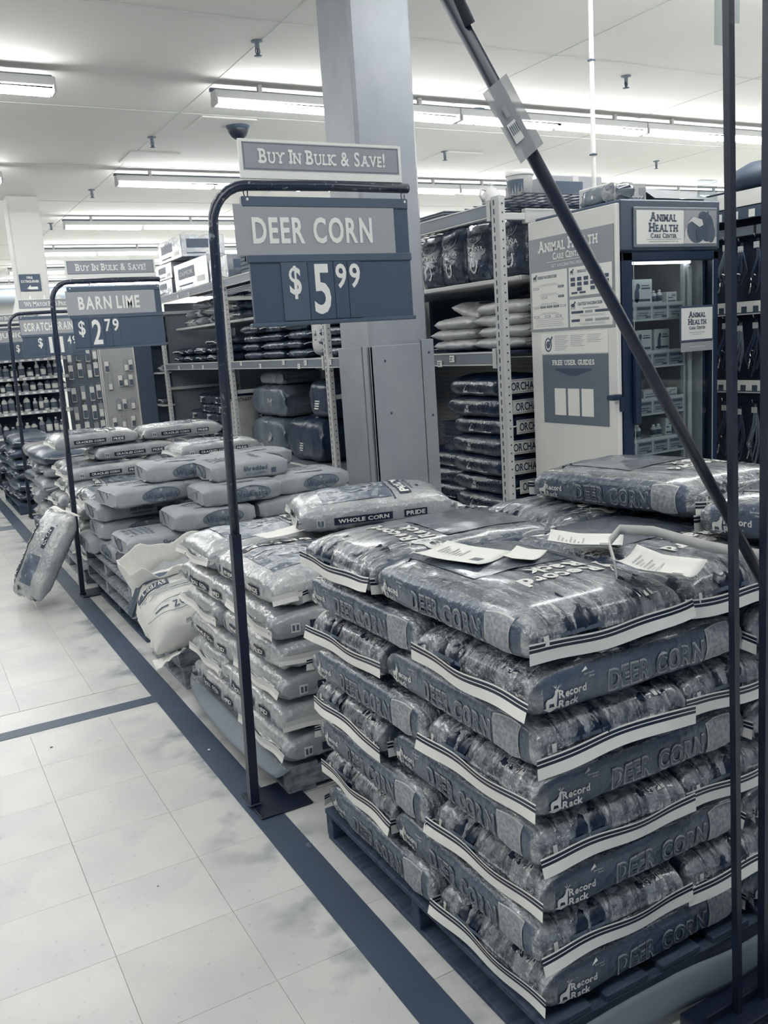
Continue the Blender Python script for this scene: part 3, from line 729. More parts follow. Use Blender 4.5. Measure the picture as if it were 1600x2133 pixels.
PP = [paper_proto(k) for k in (40, 41, 42)]; PU = set()
DX = [   # x, y, z-level, proto, rz, label
 (1.262, 4.78, 0, 0, 0, 'paper bedding sack at the near aisle corner, bottom layer on the pallet'),
 (1.13, 5.20, 0, 1, PI/2, 'paper bedding sack behind the near aisle corner, bottom layer'), (1.12, 5.55, 0, 2, 0, 'paper bedding sack at the far aisle corner, bottom layer'),
 (1.74, 4.80, 0, 2, .03, 'paper bedding sack right of the open white bag, bottom layer'),
 (1.18, 4.80, 1, 1, .04, 'paper bedding sack with oval logo at the near aisle corner, second layer'), (1.17, 5.38, 1, 0, 0, 'paper bedding sack at the far aisle corner, second layer'),
 (1.70, 4.82, 1, 2, 0, 'paper bedding sack on the near right side, second layer'), (1.66, 5.2, 1, 0, 0, 'paper bedding sack in the middle of the second layer'),
 (1.16, 5.40, 2, 1, .02, 'paper bedding sack with half-hidden oval logo on the aisle side, third layer'), (1.44, 4.74, 2, 0, -.03, 'paper bedding sack with end oval lying centre front, third layer'),
 (1.92, 4.76, 2, 1, .02, 'paper bedding sack with oval logo behind the sign pole, third layer'), (1.64, 5.22, 2, 2, 0, 'paper bedding sack in the middle of the third layer'),
 (1.62, 4.76, 3, 2, -.05, 'paper bedding sack with end oval behind the sign pole, fourth layer'), (2.06, 4.80, 3, 0, .03, 'paper bedding sack at the right end of the fourth layer'), (1.60, 5.20, 3, 0, 0, 'paper bedding sack at the rear of the fourth layer'),
 (1.20, 5.16, 3, 0, .12, 'small pale paper sack beside the cracked corn, fourth layer'),
 (1.72, 4.90, 4, 1, -.03, 'wrinkled paper bedding sack with oval logo, top of its pile'), (1.44, 5.22, 4, 0, -.05, 'paper bedding sack at left rear, top of its pile'), (1.90, 5.25, 4, 2, .02, 'paper bedding sack at right rear, top of its pile'),
]
def pile(P, U, spec, z0, pitch, group, jit=.01):
    for x, y, lv, k, rz, lab in spec: place(P, U, k % len(P), (x, y, z0+lv*pitch), rz, lab, group)
pallet('wooden_pallet', 'dark wooden pallet at the bottom of the four-pallet pile', (.95, 4.42, 0), D=1.2, H=.085, mt=m['wooddk'])
pallet('wooden_pallet', 'lower of the two pale pallets under the paper sacks', (.93, 4.60, .086), D=1.18, H=.105, bands=5)
pallet('wooden_pallet', 'upper pale pallet directly under the paper sacks', (.93, 4.58, .192), D=1.2, H=.105, bands=5)
pile(PP, PU, DX, .299, .106, 'paper bedding sacks on the pallets')

# ---------------------------------------------------------------- cracked corn pile beyond
EX = [(1.28, 6.16, 0, 0, 0, 'cracked corn sack at the near aisle corner, bottom layer'), (1.14, 6.66, 0, 1, PI/2, 'cracked corn sack at the far aisle side, bottom layer'), (1.90, 6.2, 0, 0, 0, 'cracked corn sack at the near right, bottom layer'),
 (1.16, 6.25, 1, 1, PI/2, 'cracked corn sack at the near aisle corner, second layer'), (1.23, 6.80, 1, 0, 0, 'cracked corn sack at the far aisle side, second layer'), (1.70, 6.16, 1, 0, 0, 'cracked corn sack at the near middle, second layer'),
 (1.25, 6.14, 2, 0, 0, 'cracked corn sack at the near aisle corner, third layer'), (1.15, 6.66, 2, 1, PI/2, 'cracked corn sack at the far aisle side, third layer'), (1.86, 6.16, 2, 1, 0, 'cracked corn sack at the near right, third layer'),
 (1.24, 6.12, 3, 1, .02, 'cracked corn sack with dark side bands near the aisle, fourth layer'), (1.22, 6.75, 3, 0, 0, 'cracked corn sack at the far aisle side, fourth layer'), (1.84, 6.20, 3, 0, 0, 'cracked corn sack at the near right, fourth layer'),
 (1.26, 6.22, 4, 1, PI/2+1.5, 'cracked corn sack with big top lettering, fifth layer near the aisle'), (1.28, 6.74, 4, 0, 0, 'cracked corn sack at the far aisle side, fifth layer'), (1.88, 6.22, 4, 1, 0, 'cracked corn sack at the near right, fifth layer'),
 (1.27, 6.50, 5, 0, .05, 'cracked corn sack with long loose tape, sixth layer on the aisle side'), (1.83, 6.42, 5, 1, -.04, 'cracked corn sack on the right, sixth layer'), (1.30, 6.92, 5, 0, 0, 'cracked corn sack at the far aisle side, sixth layer'),
 (1.95, 6.12, 6, 1, .04, 'glossy corn sack behind the nearest sign pole, seventh layer'), (1.50, 6.66, 6, 0, 0, 'cracked corn sack in the middle of the seventh layer'),
 (1.24, 6.74, 7, 1, .03, 'cracked corn sack with readable side bands, top of the pile on the left'), (1.88, 6.72, 7, 0, -.04, 'pale corn sack with seam facing forward, top of the pile on the right')]
pallet('wooden_pallet', 'pale wooden pallet under the cracked corn pile', (.93, 5.92, 0), D=1.2, H=.098)
pile(CP, CU, EX, .104, .104, 'cracked corn sacks in the far pile')
# one more sack slumped over the corner, one leaning on the pole
s = Sack(.58, .40, .15, 55, n=2.6, p=4.5, q=1.9, wr=.010, dome=.05, seam=.5, pleat=.02)
def special(label, seed, loc, rot, word, L=.60, W=.37, H=.16, **k):
    s = Sack(L, W, H, seed, n=2.7, p=5, q=2.0, wr=.010, seam=.5, pleat=.02, **k)
    t = thing('corn_sack', label, 'feed sack', loc, rot=rot)
    link('sack_body', s.body([m['corn'], m['corn']], 34, 34), t)
    for sg in (-1, 1): link('seam_tape', s.tape(sg, CTR, [m['tapeg'], m['tape']], h=.05, wave=.012, tilt=.8, sd=sg), t)
    a = MB(); f = s.top(.003); g = s.top(.0042)
    for i in range(8): rect(a, -.22+i*.05, .055, -.17+i*.05, .095, f, 0)
    text(a, word, g, -.20, .065, .022, .36, m=1, bold=.03)
    for i in range(6):
        for j in range(3): rect(a, -.20+i*.03, -.13+j*.045, -.17+i*.03, -.085+j*.045, f, 2)
    rect(a, .18, -.14, .19, .14, f, 0); rect(a, -.25, .02, -.225, .045, f, 3)
    rect(a, .03, -.13, .17, -.10, f, 0, 3); text(a, 'CORN', g, .05, -.125, .02, .1, m=1, bold=.03)
    a.build('lettering', [m['ink'], m['white'], m['corndk'], m['ink2']], t)
    return t
special('cracked corn sack standing on the floor, leaning on the second sign pole', 61, (.735, 5.62, .262), (0, -1.02, .22), 'CRACKED CORN', L=.54)
special('pale corn sack slumped over the aisle corner above the leaning sack', 62, (1.15, 5.775, .512), (.03, .16, .12), 'PRIDE', L=.42, W=.34, H=.11)
# ---------------------------------------------------------------- farther piles
DKP = []
def dark_proto(seed, body, band=None, L=.60, W=.40, H=.112, name='dark_feed_sack', txt=None, n=3.2, dome=.05, tie=True, mats=None, txm=None, p=6):
    s = Sack(L, W, H, seed, n=n, p=p, q=2.1, wr=.008, dome=dome, seam=.5, pleat=.014)
    t = thing(name, 'sack', 'feed sack')
    link('sack_body', s.body(mats or [body, body], 26, 26), t)
    if tie:
        for sg in (-1, 1): link('seam_tape', s.tape(sg, [(0, 0)], [m['tapeg']], h=.010, ext=-.02, wave=.006, sd=sg), t)
    if txt:
        a = MB()
        for sg in (-1, 1):
            xe = sg*(L/2+.014); f = lambda p, q: Vector((xe, p*sg, q)); g = lambda p, q: Vector((xe+sg*.0012, p*sg, q))
            a.box(xe-.001 if sg > 0 else xe, xe if sg > 0 else xe+.001, -W*.36, W*.36, H*.20, H*.82, 0, .0004); text(a, txt, g, 0, H*.34, H*.34, W*.60, m=1, align='c', bold=.02)
            for zz in (.25, .76): rect(a, -W*.33, H*zz, W*.33, H*(zz+.015), g, 1)
            f = s.side(sg, .002); g = s.side(sg, .003); rect(a, -.12, H*.25, .12, H*.75, f, 0, 5); text(a, txt, g, 0, H*.38, H*.26, .2, m=1, align='c', bold=.01)
        a.build('lettering', txm or [m['ink2'], m['white']], t)
    return t
FP = [dark_proto(71, m['cornmid']), dark_proto(72, m['slate']), dark_proto(73, m['corn'])]; FU = set()
pallet('wooden_pallet', 'wooden pallet under the scratch grain sacks, past the leaning sack', (.95, 7.20, 0), D=1.2, H=.1)
sd = random.Random(5)
for lv in range(6):
    for i, (x, y, rz) in enumerate(((1.24, 7.42, 0), (1.22, 7.84, 0), (1.26, 8.22, 0)) if lv % 2 == 0 else ((1.14, 7.5, PI/2), (1.14, 8.1, PI/2))):
        place(FP, FU, (lv*2+i) % 3, (x+sd.uniform(-.03, .03), y, .104+lv*.112), rz+sd.uniform(-.05, .05),
              'tied grain sack on the third pallet row, %s layer, %s one from the near end' % (W6[5-lv], ORD[i]), 'tied grain sacks past the leaning sack')
GP = [dark_proto(75, m['bagdk2']), dark_proto(76, m['slate'])]; GU = set()
pallet('wooden_pallet', 'dark wooden pallet under the farthest grain sacks at the left edge', (.92, 9.20, 0), D=1.25, H=.1, mt=m['wooddk'])
for lv in range(6):
    for i, (x, y, rz) in enumerate(((1.22, 9.42, 0), (1.24, 9.84, 0), (1.2, 10.24, 0)) if lv % 2 == 0 else ((1.14, 9.5, PI/2), (1.14, 10.12, PI/2))):
        place(GP, GU, (lv+i) % 2, (x+sd.uniform(-.03, .03), y, .104+lv*.108), rz+sd.uniform(-.05, .05),
              'dark grain sack on the farthest pallet, %s layer, %s one from the near end' % (W6[5-lv], ORD[i]), 'dark grain sacks on the farthest pallet')
# ---------------------------------------------------------------- pallet-style rack along the aisle
RX0, RX1 = 3.25, 4.33
rk = thing('storage_rack', 'long pale steel storage rack with grey beams behind the column', 'shelving', (0, 0, 0))
PY = [4.38, 6.84, 9.30, 11.90]
for y in PY:
    for x in (RX0, RX1):
        a = MB(); sx = 1 if x == RX0 else -1
        a.box(x, x+sx*.045, y-.04, y+.04, 0, 2.235, 0, .003)
        a.box(x-sx*.004, x+sx*.002, y-.008, y+.012, .05, 2.2, 0, .001)
        z = .10
        while z < 2.2:
            a.box(x-sx*.0052, x-sx*.003, y+.000, y+.009, z, z+.030, 1, .0005)
            a.box(x+sx*.019, x+sx*.028, y-.0412, y-.039, z, z+.010, 1, .0005); z += .0508
        a.build('upright', [m['rack'], m['hole']], rk)
    a = MB()
    for z in ((.05, 2.12) if y < 5 else (.12, 1.0, 2.0)): a.box(RX0+.045, RX1-.045, y-.016, y+.016, z-.02, z+.02, 0, .003)
    a.build('end_brace', m['rack'], rk)
for i in range(3):
    y0, y1 = PY[i]+.042, PY[i+1]-.042
    for z in (2.20, 1.335, .355 if i else .27):
        for x in (RX0-.004, RX1-.03):
            a = MB(); a.box(x, x+.034, y0, y1, z-.075, z-.006, 0, .003); a.box(x-.004, x+.034, y0, y1, z-.008, z, 1, .001); a.box(x-.003, x+.034, y0, y1, z-.082, z-.075, 1, .001)
            a.build('beam', [m['beam'], m['beamlip']], rk)
            for yy in (y0, y1-.03):
                a = MB(); a.box(x-.007, x+.036, yy, yy+.03, z-.10, z+.02, 0, .002); a.build('beam_bracket', m['rack'], rk)
        a = MB()
        if z > 2:     # wire deck
            n = 24
            for k in range(n+1): yy = y0+(y1-y0)*k/n; a.box(RX0+.03, RX1-.03, yy-.003, yy+.003, z-.002, z+.004, 0, .001)
            for k in range(11): xx = RX0+.04+(RX1-RX0-.08)*k/10; a.box(xx-.003, xx+.003, y0, y1, z-.008, z-.002, 0, .001)
            a.build('wire_deck', m['wire'], rk)
        else:
            a.box(RX0+.03, RX1-.03, y0, y1, z-.02, z-.001, 0, .002); a.build('shelf_board', m['beam'] if i else m['dark'], rk)
    # upper white shelf
    a = MB(); a.box(RX0+.20, RX1-.06, y0-.01, y1, 1.755, 1.785, 0, .006); a.build('white_shelf', m['rack'], rk)
    a = MB(); a.box(RX1-.05, RX1-.042, y0, y1, .36, 1.25 if i == 0 else 1.28, 0, .002)
    nz, ny = 17, 56
    if i == 0:
        for p in range(nz):
            for q in range(ny):
                yy = y0+.3+(y1-y0-.35)*q/ny; zz = .62+p*.036; a.add([(RX1-.0505, yy, zz), (RX1-.0505, yy+.008, zz), (RX1-.0505, yy+.008, zz+.008), (RX1-.0505, yy, zz+.008)], [(0, 1, 2, 3)], 1)
    a.build('back_panel', [mat('pegboard_near', 196, .7) if i == 0 else m['peg'], m['hole']], rk)  # near pegboard is a lightened copy, its colour offsets the shade in this bay
    a = MB(); a.box(RX1-.05, RX1-.042, y0, y1, 1.34, 2.12, 0, .002); a.build('back_panel', m['dark'] if i == 0 else m['peg'], rk)
for (y, z) in ((4.9, 1.30), (5.05, 1.27), (7.25, 1.30), (7.4, 1.27), (7.75, 1.31), (8.35, 1.28), (8.9, 1.31), (6.75, 1.30), (10.2, 1.28), (10.6, 1.29), (11.2, 1.28), (7.1, 2.16), (10.45, 2.14), (10.9, 2.14)):
    a = MB(); a.box(RX0-.012, RX0-.009, y-.028, y+.028, z-.022, z+.022, 0, .001); f = plane_fn((RX0-.0125, y+.02, z-.012), (0, -1, 0), (0, 0, 1)); rect(a, 0, .016, .03, .022, f, 1); rect(a, 0, 0, .022, .008, f, 1)
    a.build('price_label', [m['white'], m['ink2']], rk)
a = MB(); a.box(3.46, 4.0, 4.36, 4.40, 2.08, 2.165, 0, .004); a.build('end_panel', m['rack'], rk)
a = MB()
for k in range(9): a.box(3.30+k*.085, 3.305+k*.085, 4.15, 4.75, 2.206, 2.212, 0, .001)
for k in range(7): a.box(3.28, 4.02, 4.16+k*.095, 4.165+k*.095, 2.212, 2.218, 0, .001)
a.build('wire_panel', m['wire'], None, label='loose dark wire panel lying on the rack\'s near end', category='wire panel')

a = MB(); a.box(RX0+.10, RX1-.04, 11.955, 11.965, .36, 2.12, 0, .002); a.build('end_panel', m['peg'], rk)
a = MB(); a.box(3.44, RX1-.04, 6.86, 6.87, .30, 1.25, 0, .002); a.build('divider_panel', m['dark'], rk)
# things on the rack, near bay
def bag_mesh(L, W, H, seed, mats, n=3.4, p=6, q=2.1, wr=.008, **k): return Sack(L, W, H, seed, n=n, p=p, q=q, wr=wr, seam=.5, pleat=.012, **k)
def horseshoe(a, cx, cy, r, fn, mi): ring(a, cx, cy, r*.82, r, r*.28, fn, mi, 20, PI*.62-PI*1.24+.02, PI*.62+PI*.74+.0)
def standing(label, y, z, x=3.47, W=.30, Hh=.36, D=.13, seed=0, word='PURINA', tilt=0.0):
    s = Sack(Hh, W, D, seed, n=3.0, p=8, q=2.2, wr=.011, seam=.5, pleat=.01, dome=.1)
    t = thing('treat_bag', label, 'feed bag', (x+D, y, z+Hh/2), group='standing glossy treat bags')
    M = Matrix(((0, 0, -1), (0, -1, 0), (-1, 0, 0))).to_4x4()       # long axis up, top face toward the aisle
    M = Matrix(((0, 0, -1, 0), (0, 1, 0, 0), (1, 0, 0, 0), (0, 0, 0, 1)))
    me = s.body([m['blackbag'], m['blackbag']], 26, 26); me.transform(M); link('bag_body', me, t)
    a = MB(); a.M = M; f = s.top(.002); F = lambda p, q: f(q, -p)
    for i in range(4):
        for j in range(3): rect(a, -.12+i*.06, -.165+j*.04, -.06+i*.06, -.125+j*.04, F, 1)
    G0 = s.top(.0035); G = lambda p, q: G0(q, -p)
    text(a, word, G, 0, .010, .030, .17, m=0, align='c', bold=.0); ring(a, 0, -.075, .042, .052, .013, G, 0, 18, -PI*.5-2.3, -PI*.5+2.3)
    ring(a, 0, .12, .085, .06, .004, G, 2, 18, PI, 2*PI)
    a.build('lettering', [m['lightp'], m['bagdk2'], m['cornmid']], t); return t
for k, (y, lab) in enumerate(((5.46, 'glossy dark treat bag standing next to the column, top shelf of near bay'), (5.20, 'glossy dark treat bag standing second from the column, top shelf of near bay'), (4.90, 'glossy dark treat bag with clear horseshoe print, left of the near rack post'), (4.535, 'glossy dark treat bag standing right of the near rack post'))):
    standing(lab, y, 1.786, seed=100+k, tilt=0)
PLB = [dark_proto(110+k, m['corn'], L=.52, W=.34, H=.085, name='white_feed_sack', mats=[mat('pale_sack', 205, .35, v2=180, nscale=5, bump=.5, bscale=30, spec=.8), MATS['pale_sack']], n=2.8) for k in range(2)]; PLU = set()
for lv in range(4):
    for i, y in enumerate((5.20, 4.66)):
        if i == 0 and lv == 3: continue
        place(PLB, PLU, (lv+i) % 2, (3.62, y+.02*math.sin(lv*3+i), 1.337+lv*.074), PI/2+.04*math.sin(lv*2.3+i), 'pale glossy sack on near bay shelf, %s column, %s up' % (('left', 'right')[i], ORD[lv]), 'pale sacks on the middle rack shelf')
hb = place(PLB, PLU, 1, (3.70, 5.12, 1.56), PI/2-.3, 'pale sack with horseshoe print, topmost of the left column', 'pale sacks on the middle rack shelf', rot=(0, -.16, PI/2-.25))
a = MB()
s_ = Sack(.52, .34, .085, 111, n=2.8, p=6, q=2.1, wr=.008, dome=.05, seam=.5, pleat=.014); ring(a, .03, 0, .085, .085, .03, s_.top(.003), 0, 20, .5, 2*PI-.5); disc(a, .05, 0, .05, .045, s_.top(.002), 1); a.build('horseshoe_print', [m['white'], m['ink2']], hb)
AB = [dark_proto(120+k, m['blackbag'], L=.5, W=.34, H=.10, txt='Apple', txm=[m['blackbag'], m['cream']]) for k in range(1)]; AU = set()
for lv in range(4): place(AB, AU, 0, (4.02, 4.72, 1.337+lv*.096), 0 if 0 else PI/2, 'black sack with script lettering behind the pale sacks, %s from the shelf' % ORD[lv], 'black lettered sacks on the middle rack shelf')
OB = [dark_proto(130+k, m['blackbag'], L=.60, W=.40, H=.142, txt='ORCHARD', txm=[m['tapeg'], m['ink']], n=3.6, p=13) for k in range(2)]; OU = set()
for lv in range(7): place(OB, OU, lv % 2, (3.51+.02*math.sin(lv*2), 4.755, .272+lv*.128), PI/2+.05*math.sin(lv*1.7), 'black orchard grass sack with white end label in the tall pile, %s from the bottom' % ORD[lv], 'black orchard grass sacks on the lowest shelf')
for lv in range(3): place(OB, OU, lv % 2, (3.62, 5.34, .272+lv*.115), PI/2+.06*lv, 'black sack in the short pile next to the column, %s from the bottom' % ORD[lv], 'black sacks beside the column')
def crate(name, label, x0, x1, y0, y1, z0, z1, mt, slat=6, cat='crate', group=None):
    t = thing(name, label, cat, ((x0+x1)/2, (y0+y1)/2, z0), group=group)
    X, Y, Z = (x1-x0)/2, (y1-y0)/2, z1-z0
    a = MB(); a.box(-X+.01, X-.01, -Y+.01, Y-.01, 0, Z*.95, 0, .006)
    a.build('crate_body', mt, t)
    a = MB()
    for k in range(slat): z = Z*(k+.15)/slat; a.box(-X, X, -Y, Y, z, z+Z/slat*.6, 0, .004)
    a.build('ribs', mt, t); return t
def carton(name, label, x0, x1, y0, y1, z0, z1, mt, word=None, group=None, rz=0, cat='box'):
    t = thing(name, label, cat, ((x0+x1)/2, (y0+y1)/2, z0), rz, group)
    X, Y, Z = (x1-x0)/2, (y1-y0)/2, z1-z0
    a = MB(); a.box(-X, X, -Y, Y, 0, Z, 0, .006); a.build('carton_body', mt, t)
    a = MB(); a.box(-.025, .025, -Y-.001, Y+.001, Z-.05, Z+.0012, 0, .0005); a.build('packing_tape', m['tapeg'], t)
    a = MB()
    for fn, w in ((plane_fn((-X-.0015, 0, Z/2), (0, -1, 0), (0, 0, 1)), Y), (plane_fn((0, -Y-.0015, Z/2), (1, 0, 0), (0, 0, 1)), X)):
        rect(a, -w*.75, -Z*.1, w*.25, Z*.3, fn, 0); rect(a, w*.35, -Z*.35, w*.8, -Z*.15, fn, 2); rect(a, -w*.75, -Z*.36, w*.1, -Z*.3, fn, 1)
        if word: text(a, word, (lambda fn: lambda p, q: fn(p, q)+Vector((-.001, -.001, 0)))(fn), -w*.25, Z*.02, Z*.16, w*.8, m=2, align='c')
    a.build('label_print', [m['signdk'], m['ink2'], m['white']], t); return t
crate('dark_crate', 'dark ribbed plastic tub beside the black sacks on the lowest shelf', 3.55, 4.05, 5.0, 5.55, .62, .84, m['blackbag'])
# bucket, jug, folded bag on the deck
bk = thing('plastic_bucket', 'white plastic bucket with printed label on the rack deck', 'bucket', (3.66, 4.66, 2.219))
a = MB(); a.lathe([(.001, 0), (.072, 0), (.084, .19), (.086, .195), (.084, .20)], n=24); a.build('bucket_body', m['colfar'], bk)
a = MB(); a.lathe([(.088, .185), (.091, .19), (.091, .215), (.080, .218), (.001, .218)], n=24); a.build('lid', m['tape'], bk)
a = MB(); a.grid(lambda u, v: (-.0845*math.cos(-1.2+u*1.9)*(0.88+.1*v), .0845*math.sin(-1.2+u*1.9)*(0.88+.1*v), .05+v*.11), 10, 1, 0); a.build('bucket_label', m['ink2'], bk)
jg = thing('plastic_jug', 'pale plastic jug with handle, left of the white bucket', 'jug', (3.45, 4.68, 2.219))
a = MB(); a.lathe([(.001, 0), (.055, 0), (.06, .01), (.06, .08), (.03, .115), (.016, .12), (.016, .135)], n=18); a.build('jug_body', m['tapeg'], jg)
a = MB(); a.lathe([(.018, .13), (.018, .148), (.001, .149)], n=12); a.build('cap', m['tape'], jg)
a = MB(); a.tube([(-.04, 0, .10), (-.075, 0, .11), (-.085, 0, .07), (-.06, 0, .035)], .009, 8, 0); a.build('handle', m['tapeg'], jg)
crate('grey_bin', 'grey plastic bin on the top deck behind the column edge', 3.5, 3.95, 5.3, 5.75, 2.205, 2.30, m['beam'])
carton('long_carton', 'grey printed carton on the top deck behind the white bucket', 3.8, 4.25, 4.55, 5.0, 2.219, 2.40, m['signpn'], 'GUARDIAN' if 0 else None)

# ---- middle bay
def bale(label, x, y, z, L, W, H, mt, rot=(0, 0, 0), group=None, extra=None, seed=0):
    s = Sack(L, W, H, seed, n=5.5, p=9, q=2.2, wr=.014, seam=.5, pleat=.02, smin=.35, dome=.03)
    t = thing('wrapped_bale', label, 'bale', (x, y, z), rot=rot, group=group); link('bale_body', s.body([mt, mt], 28, 30), t)
    a = MB()
    if extra == 'round':
        f = s.side(-1, .003); f2 = s.side(1, .003)
        for F in (f, f2): disc(a, .08, H*.5, .05, .05, F, 0); ring(a, .08, H*.5, .05, .05, .003, F, 1)
    else:
        for F in (s.side(-1, .003), s.side(1, .003), s.top(.003)):
            for k in range(4): rect(a, -.09, H*.25+k*.022 if F != s.top else k*.02, .0, H*.25+k*.022+.012, F, 1)
        F = s.end(-1, .003)
    a.build('bale_print', [m['signpn'], m['white']], t); return t
midw = mat('grey_film', 92, .3, v2=122, nscale=5, bump=.5, bscale=16, spec=.9, bdist=.015); dkw = mat('charcoal_film', 44, .3, v2=58, nscale=6, bump=.5, bscale=16, spec=.9, bdist=.015)
gb = 'film-wrapped bales on the lowest middle shelf'
bale('grey film bale with round print, left on the lowest middle shelf, upper', 3.70, 8.77, .74, .90, .50, .32, midw, (0, 0, PI/2), gb, 'round', 140)
bale('grey film bale below the one with the round print, lower layer', 3.66, 8.77, .36, .90, .50, .36, midw, (0, 0, PI/2), gb, 'round', 141)
bale('charcoal film bale lying low against the rack post, white text patch', 3.62, 7.72, .36, .78, .52, .40, dkw, (0, 0, PI/2), gb, None, 142)
bale('tall charcoal film bale standing upright beside the rack post', 3.70, 7.42, .78, .42, .56, .34, dkw, (0, -PI/2*.0, PI/2), gb, None, 143)
bale('pale bale on top of the grey film bales', 3.72, 8.75, 1.07, .62, .44, .14, m['paper'], (0, 0, PI/2), gb, 'round', 144)
nb = [dark_proto(150, m['bagdk2'], L=.5, W=.34, H=.09, tie=True), dark_proto(151, m['blackbag'], L=.5, W=.34, H=.09)]; NU = set()
q = 0
for lv in range(4):
    for i, y in enumerate((9.02, 8.48, 7.95)):
        if lv == 3 and i == 0: continue
        place(nb, NU, (lv+i) % 2, (3.58+.02*i, y+.05*math.sin(q*3), 1.337+lv*.086), PI/2+.1*math.sin(q*2.1), 'dark glossy sack left of the white sack, %s pile from left, %s up' % (ORD[i], ORD[lv]), 'dark sacks left of the white sack'); q += 1
bp = place(nb, NU, 1, (3.50, 8.84, 1.605), PI/2, 'dark sack with grey printed label band above the dark pile, left of white sack', 'dark sacks left of the white sack')
a = MB(); s_ = Sack(.5, .34, .09, 151, n=3.2, p=6, q=2.1, wr=.008, dome=.05, seam=.5, pleat=.014)
for F in (s_.side(1, .004), s_.side(-1, .004)): rect(a, -.12, .018, .16, .072, F, 0, 6)
for F in (s_.side(1, .0055), s_.side(-1, .0055)): text(a, 'BEET PULP', F, 0, .034, .024, .17, m=1, align='c', bold=.03)
a.build('beet_label', [m['beam'], m['ink']], bp)
ws = bag_mesh(.42, .40, .24, 155, None, n=3.0)
t = thing('white_feed_sack', 'plain white sack standing upright near the rack post', 'feed sack', (3.62, 7.50, 1.55)); me = ws.body([m['tapeg'], m['tapeg']], 26, 26); me.transform(Matrix(((0, 0, -1, .12), (0, 1, 0, 0), (1, 0, 0, 0), (0, 0, 0, 1)))); link('sack_body', me, t)
a = MB(); a.M = Matrix(((0, 0, -1, .12), (0, 1, 0, 0), (1, 0, 0, 0), (0, 0, 0, 1))); f = ws.top(.003); rect(a, -.02, -.03, .0, .02, f, 0); rect(a, .0, -.02, .05, .0, f, 0); rect(a, -.06, -.03, -.05, .03, f, 0); a.build('emblem', m['ink2'], t)
for lv in range(4): place(nb, NU, lv % 2, (3.56, 7.02, 1.337+lv*.088), PI/2, 'dark sack with pale seam between white sack and column, %s from the shelf' % ORD[lv], 'dark sacks right of the white sack')
for lv in range(6): place(nb, NU, lv % 2, (3.52, 6.54, .272+lv*.098), PI/2, 'dark sack with pale seam left of the column foot, %s from the bottom' % ORD[lv], 'dark sacks low beside the column')
MB_ = [dark_proto(170+k, mt_, L=.42, W=.30, H=.10, wr_=0) if 0 else dark_proto(170+k, mt_, L=.42, W=.30, H=.10, n=2.6) for k, mt_ in enumerate((mat('mixed_print', 60, .3, v2=190, nscale=11, lo=.42, hi=.58, bump=.6, bscale=30), m['paper'], m['bagdk2']))]; MU = set()
for i in range(10): place(MB_, MU, i % 3, (3.74, 7.12+(i % 5)*.43, 1.787+(i//5)*.098), .25*math.sin(i*2), 'mixed printed sack on the middle bay\'s white shelf, %s layer, %s from right' % (('lower', 'upper')[i//5], ORD[i % 5]), 'sacks on the middle bay\'s white shelf')
crate('ribbed_carton', 'grey ribbed crate on the rack top behind the deer corn sign', 3.30, 3.72, 8.35, 8.80, 2.205, 2.52, m['ink2'], 8)
carton('flat_carton', 'dark carton seen above the deer corn sign on the rack top', 3.35, 3.85, 7.0, 7.5, 2.205, 2.52, m['signpn'])
carton('flat_carton', 'pale flat carton right of the dark carton above the sign', 3.35, 3.75, 6.45, 6.95, 2.205, 2.45, m['tapeg'])
# ---- far bay: shiny wrapped cartons on top
shiny = mat('film_wrapped_carton', 118, .18, v2=170, nscale=4, bump=.5, bscale=9, spec=1.0, coat=.6, bdist=.02)
gg = 'film-wrapped cartons on the rack top'
carton('wrapped_carton', 'film-wrapped carton topmost of the pile on the far rack bay', 3.3, 3.85, 10.75, 11.75, 2.60, 2.86, shiny, None, gg)
carton('wrapped_carton', 'film-wrapped carton under the topmost one, second of the left pile', 3.3, 3.85, 11.25, 11.95, 2.40, 2.595, shiny, None, gg)
carton('wrapped_carton', 'film-wrapped carton at the bottom of the left pile on the rack', 3.3, 3.85, 11.30, 11.95, 2.206, 2.398, shiny, None, gg)
carton('wrapped_carton', 'large film-wrapped carton with dark printed block beside the sign pole', 3.27, 3.85, 9.75, 11.05, 2.206, 2.52, shiny, 'DuMOR', gg)
carton('wrapped_carton', 'low film-wrapped carton just right of the nearest sign pole', 3.27, 3.8, 9.10, 9.70, 2.206, 2.44, shiny, None, gg)
for i in range(14): place(MB_, MU, (i % 2) if i % 5 else 2, (3.72, 9.62+(i % 5)*.46, 1.787+(i//5)*.098), .3*math.sin(i*2), 'crumpled printed bag on far bay\'s white shelf, %s layer, %s from right' % (ORD[i//5], ORD[i % 5]), 'crumpled bags on the far bay\'s white shelf')
for i in range(12): place(nb, NU, (i+1) % 2, (3.60, 9.70+(i % 5)*.47, 1.337+(i//5)*.088), .2*math.sin(i*3), 'black glossy bag on the far bay\'s middle shelf, %s layer, %s from right' % (ORD[i//5], ORD[i % 5]), 'black bags on the far bay\'s middle shelf')
for i, (y, z, k) in enumerate(((9.9, .36, 0), (10.5, .36, 1), (11.1, .36, 0), (11.6, .36, 1), (10.0, .47, 1), (10.6, .47, 0), (11.2, .47, 1), (10.1, .58, 0), (10.7, .58, 1), (10.2, .69, 1), (10.8, .69, 0), (11.3, .58, 1), (10.3, .80, 0), (10.9, .80, 1))):
    place(OB, OU, k, (3.62, y, z), PI/2, 'dark banded sack on the far bay\'s lowest shelf, %s in the heap' % ORD[i], 'dark banded sacks on the far bay\'s lowest shelf')
place(PLB, PLU, 0, (3.45, 9.56, .62), 0, 'pale sack standing in front of the bales, behind the sign pole', 'pale sack near the sign pole', rot=(0, -1.35, PI/2))
